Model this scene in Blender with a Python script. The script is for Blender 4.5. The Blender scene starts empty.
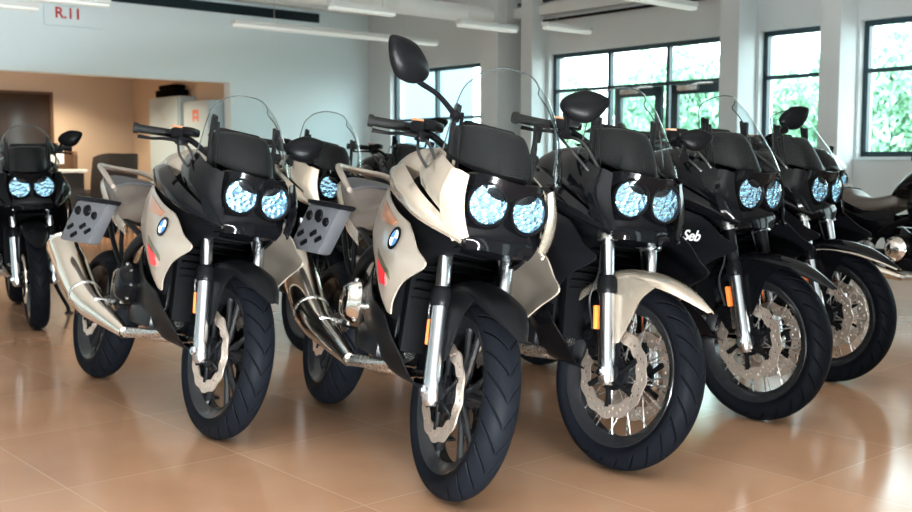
import bpy, bmesh, math, random
from mathutils import Vector as V, Matrix as M, Euler
random.seed(7)
SC = bpy.context.scene
COL = SC.collection
PI = math.pi
R_ = math.radians

# ------------------------------------------------------------------ camera
H = 1.07
F_PX = 1050.0
cam = bpy.data.cameras.new('camera')
cam.sensor_width = 36.0
cam.lens = F_PX / 912 * 36.0
cam.dof.use_dof = True
cam.dof.focus_distance = 3.55
cam.dof.aperture_fstop = 4.5
co = bpy.data.objects.new('camera', cam)
COL.objects.link(co)
co.location = (0, 0, H)
co.rotation_euler = (PI/2 - math.atan(91/F_PX), 0, 0)
SC.camera = co

# ------------------------------------------------------------------ materials
def nodes(name):
    m = bpy.data.materials.new(name)
    m.use_nodes = True
    nt = m.node_tree
    return m, nt, nt.nodes['Principled BSDF']

def mat(name, col, rough=.5, metal=0., coat=0., spec=.5, var=0., scale=20., bump=0., emit=None, es=0.):
    m, nt, b = nodes(name)
    b.inputs['Base Color'].default_value = (*col, 1)
    b.inputs['Roughness'].default_value = rough
    b.inputs['Metallic'].default_value = metal
    b.inputs['Coat Weight'].default_value = coat
    b.inputs['Coat Roughness'].default_value = .04
    b.inputs['Specular IOR Level'].default_value = spec
    if emit:
        b.inputs['Emission Color'].default_value = (*emit, 1)
        b.inputs['Emission Strength'].default_value = es
    if var or bump:
        tc = nt.nodes.new('ShaderNodeTexCoord')
        nz = nt.nodes.new('ShaderNodeTexNoise')
        nz.inputs['Scale'].default_value = scale
        nz.inputs['Detail'].default_value = 4
        nt.links.new(tc.outputs['Object'], nz.inputs['Vector'])
        if var:
            mr = nt.nodes.new('ShaderNodeMapRange')
            mr.inputs['To Min'].default_value = max(0, rough - var)
            mr.inputs['To Max'].default_value = min(1, rough + var)
            nt.links.new(nz.outputs['Fac'], mr.inputs['Value'])
            nt.links.new(mr.outputs['Result'], b.inputs['Roughness'])
        if bump:
            bp = nt.nodes.new('ShaderNodeBump')
            bp.inputs['Strength'].default_value = bump
            bp.inputs['Distance'].default_value = .01
            nt.links.new(nz.outputs['Fac'], bp.inputs['Height'])
            nt.links.new(bp.outputs['Normal'], b.inputs['Normal'])
    return m

def glass_mat(name, tint, ior=1.45, rough=.01):
    m = bpy.data.materials.new(name)
    m.use_nodes = True
    nt = m.node_tree
    nt.nodes.clear()
    out = nt.nodes.new('ShaderNodeOutputMaterial')
    mx = nt.nodes.new('ShaderNodeMixShader')
    fr = nt.nodes.new('ShaderNodeFresnel')
    fr.inputs['IOR'].default_value = ior
    tr = nt.nodes.new('ShaderNodeBsdfTransparent')
    tr.inputs['Color'].default_value = (*tint, 1)
    gl = nt.nodes.new('ShaderNodeBsdfGlossy')
    gl.inputs['Roughness'].default_value = rough
    ge = nt.nodes.new('ShaderNodeNewGeometry')
    sb = nt.nodes.new('ShaderNodeMath'); sb.operation = 'SUBTRACT'; sb.inputs[0].default_value = 1.
    nt.links.new(ge.outputs['Backfacing'], sb.inputs[1])
    ml = nt.nodes.new('ShaderNodeMath'); ml.operation = 'MULTIPLY'
    nt.links.new(fr.outputs[0], ml.inputs[0]); nt.links.new(sb.outputs[0], ml.inputs[1])
    nt.links.new(ml.outputs[0], mx.inputs[0])
    nt.links.new(tr.outputs[0], mx.inputs[1])
    nt.links.new(gl.outputs[0], mx.inputs[2])
    nt.links.new(mx.outputs[0], out.inputs[0])
    return m

MT = {}
MT['champagne'] = mat('champagne_metallic_paint', (.47, .395, .315), .26, .75, .5)
MT['silver'] = mat('silver_grey_paint', (.30, .25, .205), .28, .4, .4)
MT['gloss_black'] = mat('gloss_black_paint', (.002, .002, .0025), .09, 0, 0, .13)
MT['satin_black'] = mat('satin_black_plastic', (.003, .003, .0034), .32, spec=.05)
MT['matt_black'] = mat('matt_black_plastic', (.002, .002, .0023), .6, spec=.02)
MT['dark_grey'] = mat('charcoal_paint', (.004, .004, .005), .3, .0, 0, .09)
MT['chrome'] = mat('polished_chrome', (.86, .80, .73), .09, 1)
MT['steel'] = mat('brushed_steel', (.62, .60, .58), .28, 1, var=.08, scale=90)
MT['fork_silver'] = mat('fork_silver', (.52, .54, .57), .22, 1)
MT['disc'] = mat('brake_disc_steel', (.62, .50, .42), .33, .9, var=.1, scale=150)
MT['muffler'] = mat('muffler_steel', (.88, .79, .68), .15, 1)
MT['seat_tan'] = mat('brown_seat_vinyl', (.075, .058, .047), .42, bump=.12, scale=220)
MT['seat_dark'] = mat('dark_seat_vinyl', (.035, .035, .04), .5, bump=.12, scale=220)
MT['rim'] = mat('black_rim', (.008, .008, .009), .25, 0, .1, .25)
MT['orange'] = mat('amber_reflector', (.85, .16, .03), .3, 0, .5)
MT['red'] = mat('red_decal', (.55, .012, .02), .3, 0, .5)
MT['olive'] = mat('dark_olive_decal', (.05, .055, .03), .3, 0, .5)
MT['copper'] = mat('copper_decal', (.34, .13, .06), .3, .3, .5)
MT['white'] = mat('white_decal', (.8, .8, .8), .35)
MT['blue'] = mat('blue_decal', (.03, .15, .45), .3)
MT['grip'] = mat('grip_rubber', (.005, .005, .005), .55, spec=.1, bump=.3, scale=260)
MT['cable'] = mat('cable_rubber', (.008, .008, .008), .4)
MT['pannier'] = mat('pannier_alloy', (.06, .06, .066), .45, .1)
MT['screen'] = glass_mat('clear_windscreen', (.93, .96, .965), 1.25)
MT['lens'] = glass_mat('headlamp_glass', (.86, .95, 1.0), 1.38)
MT['mirror_glass'] = mat('mirror_glass', (.85, .9, .92), .02, 1)
MT['screen_edge'] = mat('screen_edge', (.03, .035, .035), .2)
MT['tail_red'] = mat('tail_lamp_red', (.4, .01, .01), .15, 0, .8)

def lamp_material():
    m, nt, b = nodes('headlamp_reflector')
    b.inputs['Metallic'].default_value = .9
    b.inputs['Roughness'].default_value = .14
    tc = nt.nodes.new('ShaderNodeTexCoord')
    vo = nt.nodes.new('ShaderNodeTexVoronoi')
    vo.inputs['Scale'].default_value = 55
    nt.links.new(tc.outputs['Object'], vo.inputs['Vector'])
    bp = nt.nodes.new('ShaderNodeBump')
    bp.inputs['Strength'].default_value = .75
    bp.inputs['Distance'].default_value = .012
    nt.links.new(vo.outputs['Distance'], bp.inputs['Height'])
    nt.links.new(bp.outputs['Normal'], b.inputs['Normal'])
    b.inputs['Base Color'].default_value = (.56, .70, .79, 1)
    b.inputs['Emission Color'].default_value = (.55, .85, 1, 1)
    b.inputs['Emission Strength'].default_value = .02  # weak glow added to stand in for reflections in the unlit reflector
    return m
MT['lamp'] = lamp_material()
MT['bulb'] = mat('lamp_bulb', (.9, .95, 1), .2, emit=(.85, .95, 1), es=.35)  # slight glow added to brighten the headlamp

def tyre_material():
    m, nt, b = nodes('tyre_rubber')
    b.inputs['Base Color'].default_value = (.003, .0034, .0046, 1)
    b.inputs['Specular IOR Level'].default_value = .02
    b.inputs['Roughness'].default_value = .5
    uv = nt.nodes.new('ShaderNodeUVMap')
    sp = nt.nodes.new('ShaderNodeSeparateXYZ')
    nt.links.new(uv.outputs[0], sp.inputs[0])
    def mth(op, a, bb=None, c=None):
        n = nt.nodes.new('ShaderNodeMath')
        n.operation = op
        for i, x in enumerate((a, bb, c)):
            if x is None: continue
            if isinstance(x, (int, float)): n.inputs[i].default_value = x
            else: nt.links.new(x, n.inputs[i])
        return n.outputs[0]
    av = mth('ABSOLUTE', sp.outputs['Y'])
    ph = mth('ADD', mth('MULTIPLY', sp.outputs['X'], 26.), mth('MULTIPLY', mth('POWER', av, .8), -1.35))
    fr = mth('FRACT', ph)
    d = mth('ABSOLUTE', mth('SUBTRACT', fr, .5))
    g = mth('SUBTRACT', 1., mth('MINIMUM', mth('MULTIPLY', d, 11.), 1.))
    lim = mth('MULTIPLY', mth('LESS_THAN', av, .86), mth('GREATER_THAN', av, .04))
    g = mth('MULTIPLY', g, lim)
    h = mth('SUBTRACT', 1., g)
    bp = nt.nodes.new('ShaderNodeBump')
    bp.inputs['Strength'].default_value = 1.
    bp.inputs['Distance'].default_value = .006
    nt.links.new(h, bp.inputs['Height'])
    nt.links.new(bp.outputs['Normal'], b.inputs['Normal'])
    return m
MT['tyre'] = tyre_material()

# ------------------------------------------------------------------ mesh builder
def cr(a, b, c, d, t):
    return .5*((2*b) + (c-a)*t + (2*a-5*b+4*c-d)*t*t + (3*b-a-3*c+d)*t*t*t)

def crline(P, n, closed=False):
    out = []
    N = len(P)
    segs = N if closed else N-1
    for i in range(segs):
        if closed:
            a, b, c, d = P[(i-1) % N], P[i], P[(i+1) % N], P[(i+2) % N]
        else:
            b, c = P[i], P[i+1]
            a = P[i-1] if i > 0 else b*2-c
            d = P[i+2] if i+2 < N else c*2-b
        for k in range(n):
            out.append(cr(a, b, c, d, k/n))
    if not closed: out.append(P[-1].copy())
    return out

def crgrid(P, nu, nv, closed=False):
    rows = [crline([V(p) for p in r], nv, closed) for r in P]
    cols = [crline(list(c), nu) for c in zip(*rows)]
    return [list(r) for r in zip(*cols)]

class MB:
    def __init__(self, xf=None):
        self.v, self.f, self.mi, self.uv = [], [], [], {}
        self.xf = xf
        self.cm = 0
    def add(self, vs, fs, uvs=None):
        o = len(self.v)
        self.v += [V(p) for p in vs]
        for k, q in enumerate(fs):
            if uvs: self.uv[len(self.f)] = uvs[k]
            self.f.append(tuple(i+o for i in q))
            self.mi.append(self.cm)
        return self
    def tube(self, pts, r, n=10, smooth=0, cap=True, closed=False):
        pts = [V(p) for p in pts]
        rs = list(r) if isinstance(r, (list, tuple)) else [r]*len(pts)
        if smooth:
            q = crline(pts, smooth, closed)
            rr = crline([V((x, 0, 0)) for x in rs], smooth, closed)
            pts, rs = q, [abs(x.x) for x in rr]
        N = len(pts)
        up = None
        vs, fs = [], []
        for i, p in enumerate(pts):
            if closed: t = pts[(i+1) % N]-pts[i-1]
            else: t = pts[min(i+1, N-1)]-pts[max(i-1, 0)]
            t.normalize()
            if up is None:
                a = V((0, 0, 1)) if abs(t.z) < .9 else V((1, 0, 0))
                up = (a - t*a.dot(t)).normalized()
            else:
                up = (up - t*up.dot(t)).normalized()
            s = t.cross(up)
            for k in range(n):
                an = 2*PI*k/n
                vs.append(p + (up*math.cos(an)+s*math.sin(an))*rs[i])
        for i in range(N if closed else N-1):
            j = (i+1) % N
            for k in range(n):
                fs.append((i*n+k, i*n+(k+1) % n, j*n+(k+1) % n, j*n+k))
        if cap and not closed:
            fs.append(tuple(range(n-1, -1, -1)))
            fs.append(tuple((N-1)*n+k for k in range(n)))
        return self.add(vs, fs)
    def box(self, c, s, rot=None, bev=0.):
        bm = bmesh.new()
        bmesh.ops.create_cube(bm, size=1)
        for v in bm.verts: v.co = V((v.co.x*s[0], v.co.y*s[1], v.co.z*s[2]))
        if bev:
            bmesh.ops.bevel(bm, geom=bm.edges[:], offset=min(bev, min(s)*.45), segments=2, affect='EDGES', profile=.6)
        bm.verts.index_update()
        m = (rot.to_4x4() if rot else M.Identity(4))
        m = M.Translation(V(c)) @ m
        self.add([m @ v.co for v in bm.verts], [[v.index for v in f.verts] for f in bm.faces])
        bm.free()
        return self
    def lathe(self, prof, o=(0, 0, 0), ax=(0, 1, 0), n=48, closed=False, cap=True):
        ax = V(ax).normalized()
        a = V((1, 0, 0)) if abs(ax.x) < .9 else V((0, 0, 1))
        u = (a-ax*a.dot(ax)).normalized()
        w = ax.cross(u)
        o = V(o)
        vs, fs = [], []
        for (r, h) in prof:
            for k in range(n):
                t = 2*PI*k/n
                vs.append(o+ax*h+(u*math.cos(t)+w*math.sin(t))*r)
        m = len(prof)
        for i in range(m if closed else m-1):
            j = (i+1) % m
            for k in range(n):
                fs.append((i*n+k, i*n+(k+1) % n, j*n+(k+1) % n, j*n+k))
        if cap and not closed:
            if prof[0][0] > 1e-6: fs.append(tuple(range(n-1, -1, -1)))
            if prof[-1][0] > 1e-6: fs.append(tuple((m-1)*n+k for k in range(n)))
        return self.add(vs, fs)
    def surf(self, P, nu=5, nv=5, th=.004, side=1):
        G = crgrid(P, nu, nv)
        G = [[V((p.x, p.y*side, p.z)) for p in r] for r in G]
        a, b = len(G), len(G[0])
        Nn = [[None]*b for _ in range(a)]
        for i in range(a):
            for j in range(b):
                du = G[min(i+1, a-1)][j]-G[max(i-1, 0)][j]
                dv = G[i][min(j+1, b-1)]-G[i][max(j-1, 0)]
                n = du.cross(dv)
                if n.length < 1e-9: n = V((0, side, 0))
                Nn[i][j] = n.normalized()
        vs = [p for r in G for p in r]
        vs += [G[i][j]+Nn[i][j]*th*side for i in range(a) for j in range(b)]
        o = a*b
        fs = []
        for i in range(a-1):
            for j in range(b-1):
                q = (i*b+j, i*b+j+1, (i+1)*b+j+1, (i+1)*b+j)
                fs.append(q)
                fs.append(tuple(o+k for k in reversed(q)))
        rim = [(0, j) for j in range(b)] + [(i, b-1) for i in range(1, a)] + [(a-1, j) for j in range(b-2, -1, -1)] + [(i, 0) for i in range(a-2, 0, -1)]
        for k in range(len(rim)):
            p, q = rim[k], rim[(k+1) % len(rim)]
            x, y = p[0]*b+p[1], q[0]*b+q[1]
            fs.append((y, x, o+x, o+y))
        return self.add(vs, fs)
    def loft(self, S, nu=4, nv=3, cap=True):
        G = crgrid(S, nu, nv, closed=True)
        a, b = len(G), len(G[0])
        vs = [p for r in G for p in r]
        fs = [(i*b+j, i*b+(j+1) % b, (i+1)*b+(j+1) % b, (i+1)*b+j) for i in range(a-1) for j in range(b)]
        if cap:
            fs.append(tuple(range(b-1, -1, -1)))
            fs.append(tuple((a-1)*b+k for k in range(b)))
        return self.add(vs, fs)
    def ell(self, c, r, rot=None, nu=12, nv=20, f=None):
        vs, fs = [], []
        c = V(c)
        for i in range(nu+1):
            p = PI*i/nu
            for k in range(nv):
                t = 2*PI*k/nv
                q = V((math.sin(p)*math.cos(t)*r[0], math.sin(p)*math.sin(t)*r[1], math.cos(p)*r[2]))
                if f: q = f(q)
                if rot: q = rot @ q
                vs.append(c+q)
        for i in range(nu):
            for k in range(nv):
                fs.append((i*nv+k, i*nv+(k+1) % nv, (i+1)*nv+(k+1) % nv, (i+1)*nv+k))
        return self.add(vs, fs)
    def build(self, name, m, parent=None, smooth=True, ang=38, loc=None, recalc=True):
        me = bpy.data.meshes.new(name)
        vs = [self.xf @ p for p in self.v] if self.xf else self.v
        me.from_pydata(vs, [], self.f)
        for mm in (m if isinstance(m, (list, tuple)) else [m]): me.materials.append(mm)
        for p, i in zip(me.polygons, self.mi): p.material_index = i
        if self.uv:
            ul = me.uv_layers.new(name='UVMap')
            for fi, us in self.uv.items():
                for li, u in zip(me.polygons[fi].loop_indices, us): ul.data[li].uv = u
        if recalc:
            bm = bmesh.new()
            bm.from_mesh(me)
            bmesh.ops.remove_doubles(bm, verts=bm.verts, dist=1e-5)
            bmesh.ops.recalc_face_normals(bm, faces=bm.faces)
            bm.to_mesh(me)
            bm.free()
        if smooth:
            me.shade_smooth()
            me.set_sharp_from_angle(angle=R_(ang))
        o = bpy.data.objects.new(name, me)
        COL.objects.link(o)
        if parent: o.parent = parent
        if loc: o.location = loc
        return o

def tag(o, label=None, cat=None, group=None, kind=None):
    if label: o['label'] = label
    if cat: o['category'] = cat
    if group: o['group'] = group
    if kind: o['kind'] = kind
    return o

def empty(name, loc, label, cat, group=None, rot=None):
    o = bpy.data.objects.new(name, None)
    COL.objects.link(o)
    o.empty_display_size = .1
    o.location = loc
    if rot: o.rotation_euler = rot
    return tag(o, label, cat, group)

def text_mesh(name, s, size, m, mtx, parent=None, shear=0., extrude=.001, bold=0.):
    cu = bpy.data.curves.new(name, 'FONT')
    cu.body = s
    cu.size = size
    cu.extrude = extrude
    cu.shear = shear
    cu.offset = bold
    cu.align_x = 'CENTER'
    cu.align_y = 'CENTER'
    t = bpy.data.objects.new(name, cu)
    COL.objects.link(t)
    bpy.context.view_layer.update()
    dg = bpy.context.evaluated_depsgraph_get()
    me = bpy.data.meshes.new_from_object(t.evaluated_get(dg))
    bpy.data.objects.remove(t)
    me.transform(mtx)
    me.materials.clear()
    me.materials.append(m)
    o = bpy.data.objects.new(name, me)
    COL.objects.link(o)
    if parent: o.parent = parent
    return o

# ------------------------------------------------------------------ motorcycle
RW = .335       # front wheel radius
WB = 1.48       # wheelbase
OFF = V((WB/2, 0, 0))

def dense(P, side, n=14):
    return [[V((p.x, p.y*side, p.z)) for p in r] for r in crgrid(P, n, n)]

def surf_frame(P, x, z, side):
    G = dense(P, side)
    best = min(((i, j) for i in range(1, len(G)-1) for j in range(1, len(G[0])-1)),
               key=lambda q: (G[q[0]][q[1]].x-x)**2+(G[q[0]][q[1]].z-z)**2)
    i, j = best
    n = (G[i+1][j]-G[i-1][j]).cross(G[i][j+1]-G[i][j-1]).normalized()
    if n.y*side < 0: n = -n
    ex = V((-side, 0, 0))
    ex = (ex-n*ex.dot(n)).normalized()
    ez = n.cross(ex)
    m = M((ex, ez, n)).transposed().to_4x4()
    m.translation = G[i][j]
    return m, n

def decal(P, quad, side, lift=.004, n=7, th=.002):
    G = [p for r in dense(P, side) for p in r]
    rows = []
    for i in range(n):
        row = []
        for j in range(n):
            u, v = i/(n-1), j/(n-1)
            x = (1-u)*((1-v)*quad[0][0]+v*quad[1][0])+u*((1-v)*quad[3][0]+v*quad[2][0])
            z = (1-u)*((1-v)*quad[0][1]+v*quad[1][1])+u*((1-v)*quad[3][1]+v*quad[2][1])
            c = sorted(G, key=lambda p: (p.x-x)**2+(p.z-z)**2)[:4]
            w = [1/(1e-5+(p.x-x)**2+(p.z-z)**2) for p in c]
            y = sum(p.y*k for p, k in zip(c, w))/sum(w)
            row.append((x, abs(y)+lift, z))
        rows.append(row)
    return rows

# control grids of the bodywork: rows top to bottom, columns rear to front, half width positive
UPPER = [
    [(-.33, .135, 1.115), (-.18, .160, 1.110), (-.06, .168, 1.070), (.050, .148, 1.025)],
    [(-.30, .165, 1.080), (-.16, .190, 1.060), (-.03, .190, 1.010), (.065, .155, .965)],
    [(-.24, .195, 1.030), (-.11, .208, .995), (.00, .200, .945), (.085, .155, .900)],
    [(-.16, .210, .985), (-.05, .212, .945), (.04, .185, .895), (.115, .130, .840)]]
POD = [
    [(-.54, .165, 1.065), (-.40, .200, 1.055), (-.25, .225, 1.015), (-.07, .225, .945), (.115, .140, .838)],
    [(-.56, .190, 1.045), (-.41, .232, 1.020), (-.25, .257, .975), (-.06, .245, .915), (.122, .148, .830)],
    [(-.55, .198, 1.020), (-.40, .240, .985), (-.24, .262, .940), (-.06, .248, .885), (.120, .150, .822)],
    [(-.54, .190, 1.000), (-.38, .236, .955), (-.22, .250, .915), (-.05, .235, .865), (.115, .145, .815)]]
SIDE = [
    [(-.56, .200, .965), (-.44, .225, .930), (-.28, .245, .885), (-.13, .250, .850)],
    [(-.57, .215, .895), (-.42, .247, .865), (-.25, .263, .840), (-.075, .252, .820)],
    [(-.56, .225, .820), (-.38, .262, .800), (-.19, .272, .785), (-.01, .250, .772)],
    [(-.53, .225, .755), (-.34, .268, .742), (-.14, .275, .728), (.065, .240, .726)],
    [(-.47, .220, .690), (-.34, .258, .680), (-.20, .268, .668), (-.07, .252, .660)],
    [(-.37, .215, .615), (-.31, .240, .605), (-.24, .250, .595), (-.16, .242, .590)],
    [(-.29, .205, .555), (-.26, .222, .550), (-.23, .228, .545), (-.20, .225, .540)]]
BELLY = [
    [(-.62, .175, .700), (-.50, .215, .640), (-.38, .236, .575), (-.24, .232, .530)],
    [(-.64, .180, .600), (-.50, .215, .560), (-.36, .230, .510), (-.19, .215, .470)],
    [(-.66, .175, .480), (-.50, .195, .455), (-.33, .200, .430), (-.15, .180, .410)],
    [(-.62, .140, .390), (-.47, .155, .370), (-.30, .155, .350), (-.13, .130, .338)],
    [(-.58, .060, .350), (-.45, .070, .330), (-.28, .070, .312), (-.12, .060, .312)]]

def wheel(root, front, xf, spoke):
    ax = V((0, 0, RW)) if front else V((-WB, 0, .325))
    R = RW if front else .325
    w = .061 if front else .078
    rr = R-.088 if front else R-.098
    hw = .036 if front else .052
    m = MB(xf)
    m.lathe([(rr+.010, -hw-.012), (rr+.016, -hw-.006), (rr+.004, -hw), (rr-.014, -.02), (rr-.016, .02), (rr+.004, hw), (rr+.016, hw+.006),
             (rr+.010, hw+.012), (rr-.002, hw+.008), (rr-.028, .022), (rr-.030, -.022), (rr-.002, -hw-.008)], ax, n=64, closed=True)
    m.lathe([(.030, -.075), (.040, -.07), (.034, -.03), (.034, .03), (.040, .07), (.030, .075)], ax, n=24)
    if spoke == 'cast':
        for k in range(5):
            for s in (-1, 1):
                a = 2*PI*k/5+.3+s*.07
                b = 2*PI*k/5+.3+s*.20
                p0 = ax+V((math.cos(a)*.03, 0, math.sin(a)*.03))
                p1 = ax+V((math.cos(b)*(rr-.02), 0, math.sin(b)*(rr-.02)))
                m.tube([p0, (p0+p1)/2, p1], [.017, .012, .014], n=8)
    else:
        for s in (-1, 1):
            m.lathe([(.034, s*.036), (.056, s*.038), (.056, s*.044), (.034, s*.046)], ax, n=24, closed=True)
    wh = m.build('front_wheel' if front else 'rear_wheel', MT['rim'], root, loc=OFF)
    if spoke != 'cast':
        n = 32
        m = MB(xf)
        for k in range(n):
            s = 1 if k % 2 else -1
            a = 2*PI*k/n
            b = a+(.42 if (k//2) % 2 else -.42)
            m.tube([ax+V((math.cos(b)*.052, s*.040, math.sin(b)*.052)), ax+V((math.cos(a)*(rr-.02), s*.012, math.sin(a)*(rr-.02)))], .0028, n=6)
        m.build('spokes', MT['steel'], wh)
    # tyre
    m = MB(xf)
    N, K = 120, 20
    prof = []
    h = w*.90
    c0 = R-h
    bead = rr+.008
    for k in range(K+1):
        t = -1+2*k/K
        an = t*2.05
        r = c0+h*math.cos(an) if abs(an) < PI/2 else c0+(abs(an)-PI/2)/(2.05-PI/2)*(bead-c0)
        y = w*math.sin(an) if abs(an) < PI/2 else math.copysign(w-(abs(an)-PI/2)/(2.05-PI/2)*(w-hw-.006), an)
        prof.append((r, y, max(-1.2, min(1.2, an/1.45))))
    vs, fs, us = [], [], []
    for i in range(N):
        t = 2*PI*i/N
        for (r, y, q) in prof: vs.append(ax+V((math.cos(t)*r, y, math.sin(t)*r)))
    for i in range(N):
        j = (i+1) % N
        for k in range(K):
            fs.append((i*(K+1)+k, i*(K+1)+k+1, j*(K+1)+k+1, j*(K+1)+k))
            us.append(((i/N, prof[k][2]), (i/N, prof[k+1][2]), ((i+1)/N, prof[k+1][2]), ((i+1)/N, prof[k][2])))
    m.add(vs, fs, us)
    m.build('tyre', MT['tyre'], wh, ang=180)
    # brake discs
    for s in ((-1, 1) if front else (-1,)):
        ro, ri = (.158, .112) if front else (.118, .080)
        y = s*(.068 if front else .075)
        m = MB(xf)
        n, q = 96, 5
        vs, fs = [], []
        for side in (0, 1):
            for i in range(q+1):
                for k in range(n):
                    t = 2*PI*k/n
                    wob = .004*math.cos(t*12) if i == q else (.003*math.cos(t*12) if i == 0 else 0)
                    r = ri+(ro-ri)*i/q+wob
                    vs.append(ax+V((math.cos(t)*r, y+(side-.5)*.006, math.sin(t)*r)))
        def keep(i, k):
            if i in (1, 2, 3): return not ((k+2*i) % 6 == 0)
            return True
        o = (q+1)*n
        cells = {(i, k): keep(i, k) for i in range(q) for k in range(n)}
        for (i, k), kp in cells.items():
            if not kp: continue
            k2 = (k+1) % n
            a, b, c, d = i*n+k, i*n+k2, (i+1)*n+k2, (i+1)*n+k
            fs += [(a, b, c, d), (o+d, o+c, o+b, o+a)]
            for (ii, kk, e) in ((i-1, k, (a, b)), (i+1, k, (c, d)), (i, (k+1) % n, (b, c)), (i, (k-1) % n, (d, a))):
                if not cells.get((ii, kk), False): fs.append((e[0], e[1], o+e[1], o+e[0]))
        m.add(vs, fs)
        di = m.build('brake_disc', MT['disc'], wh, ang=30)
        m = MB(xf)
        for k in range(6):
            a = 2*PI*k/6+.2
            p0 = ax+V((math.cos(a)*.035, y, math.sin(a)*.035))
            p1 = ax+V((math.cos(a+.35)*(ri+.008), y-s*.002, math.sin(a+.35)*(ri+.008)))
            m.tube([p0, (p0+p1)/2+V((0, 0, 0)), p1], [.013, .009, .012], n=8)
        m.lathe([(.025, y-.006), (.062, y-.006), (.062, y+.006), (.025, y+.006)], ax, n=32, closed=True)
        m.build('disc_carrier', MT['satin_black'], di)
    return wh

def motorcycle(name, loc, head, lean, label, group, o):
    """o: colours and options of this machine"""
    g = lambda k, d=None: o.get(k, d)
    C = lambda k, d: MT[o.get(k, d)]
    root = empty(name, (0, 0, 0), label, 'motorcycle', group)
    psi, ln = R_(head), R_(lean)
    f = V((math.sin(psi), -math.cos(psi), 0))
    l0 = V((math.cos(psi), math.sin(psi), 0))
    l = l0*math.cos(ln)-V((0, 0, 1))*math.sin(ln)
    u = V((0, 0, 1))*math.cos(ln)+l0*math.sin(ln)
    rot = M((f, l, u)).transposed().to_4x4()
    sc = g('scale', 1.)
    base = V((loc[0], loc[1], 0))-f*(WB/2)*sc
    base.z = 0
    root.matrix_world = M.Translation(base) @ rot @ M.Scale(sc, 4)
    bd = lambda mb, nm, mt, par=None, **k: mb.build(nm, mt, par or root, loc=None if par else OFF, **k)
    # front assembly turns about the steering axis
    sa = V((-.255, 0, .967)).normalized()
    sp = V((-.155, 0, .95))
    XF = M.Translation(sp) @ M.Rotation(R_(g('steer', 0)), 4, sa) @ M.Translation(-sp)
    spk = g('spoke', 'cast')
    wheel(root, True, XF, spk)
    wheel(root, False, None, spk if spk == 'cast' else 'cast')
    lower, upper_c = C('fork_lower', 'fork_silver'), C('fork_upper', 'fork_silver')
    A0 = V((.012, 0, RW))
    ax = V((-.155, 0, .615)).normalized()
    for s in (-1, 1):
        y = V((0, s*.112, 0))
        m = MB(XF)
        m.tube([A0+y-ax*.045, A0+y-ax*.03, A0+y+ax*.05, A0+y+ax*.12, A0+y+ax*.30], [.020, .030, .030, .0285, .029], n=20)
        m.lathe([(0, .148), (.016, .148), (.021, .142), (.021, .10), (0, .10)], A0, (0, s, 0), n=18)
        m.lathe([(0, .153), (.010, .153), (.010, .146), (0, .146)], A0, (0, s, 0), n=6)
        m.box(A0+y+ax*.10+V((-.035, s*-.012, 0)), (.05, .018, .10), M.Rotation(-.25, 3, 'Y'), .006)
        fl = bd(m, 'fork_leg', lower)
        m = MB(XF)
        m.tube([A0+y+ax*.285, A0+y+ax*.61], .0245, n=20)
        m.build('stanchion', upper_c, fl)
        m = MB(XF)
        m.tube([A0+y+ax*.275, A0+y+ax*.285, A0+y+ax*.325, A0+y+ax*.335, A0+y+ax*.34], [.031, .036, .036, .030, .027], n=20)
        m.build('dust_seal', MT['satin_black'], fl)
        # caliper behind the leg
        m = MB(XF)
        cp = V((-.105, s*.072, RW+.085))
        m.box(cp, (.055, .055, .12), M.Rotation(-.75, 3, 'Y'), .012)
        m.box(cp+V((.03, s*.012, -.01)), (.06, .022, .06), M.Rotation(-.4, 3, 'Y'), .006)
        for q in (-.028, .028):
            m.lathe([(0, .036), (.016, .036), (.018, .03), (.018, 0)], cp+V((q*-.7, 0, q)), (0, s, 0), n=14)
        ca = bd(m, 'brake_caliper', C('caliper', 'matt_black'))
        m = MB(XF)
        m.tube([cp+V((-.01, s*.02, .05)), cp+V((-.03, s*.045, .16)), A0+y+ax*.36+V((-.04, 0, 0)), A0+y+ax*.56+V((-.05, -s*.02, 0))], .0045, n=8, smooth=5)
        m.build('brake_hose', MT['cable'], ca)
        m = MB(XF)
        p = A0+y+ax*.185+V((-.040, s*.012, 0))
        m.box(p, (.014, .026, .085), M.Rotation(-.25, 3, 'Y'), .006)
        rf = bd(m, 'reflector', MT['orange'])
    m = MB(XF)
    top = A0+ax*.60
    m.tube([A0+ax*.47+V((-.03, 0, 0)), A0+ax*.62+V((-.03, 0, 0))], .024, n=14)
    for q, wd in ((.49, .15), (.60, .15)):
        c = A0+ax*q
        m.box(c+V((-.02, 0, 0)), (.075, .21, .030), M.Rotation(-.25, 3, 'Y'), .012)
        for s in (-1, 1):
            m.tube([c+V((0, s*.112, 0))-ax*.020, c+V((0, s*.112, 0))+ax*.020], .038, n=20)
    bd(m, 'fork_yoke', C('yoke', 'steel'))
    # front fender
    P = []
    tip, back = g('fender', (32, 150))
    angs = [tip, tip+14, tip+30, 90, 112, (112+back)/2, back]
    for k, a in enumerate(angs):
        t = R_(a)
        r = RW+.032+(.055 if k == 0 else .028 if k == 1 else .010 if k == 2 else 0)
        wd = [.016, .058, .078, .084, .084, .078, .055][k]
        dp = [.004, .022, .036, .046, .050, .045, .02][k]
        c = V((0, 0, RW))
        d = V((math.cos(t), 0, math.sin(t)))
        P.append([c+d*(r-dp)+V((0, -wd, 0)), c+d*(r-dp*.30)+V((0, -wd*.86, 0)), c+d*(r+.004)+V((0, -wd*.40, 0)), c+d*(r+.008),
                  c+d*(r+.004)+V((0, wd*.40, 0)), c+d*(r-dp*.30)+V((0, wd*.86, 0)), c+d*(r-dp)+V((0, wd, 0))])
    m = MB(XF)
    m.surf(P, 5, 3, .004)
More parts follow.
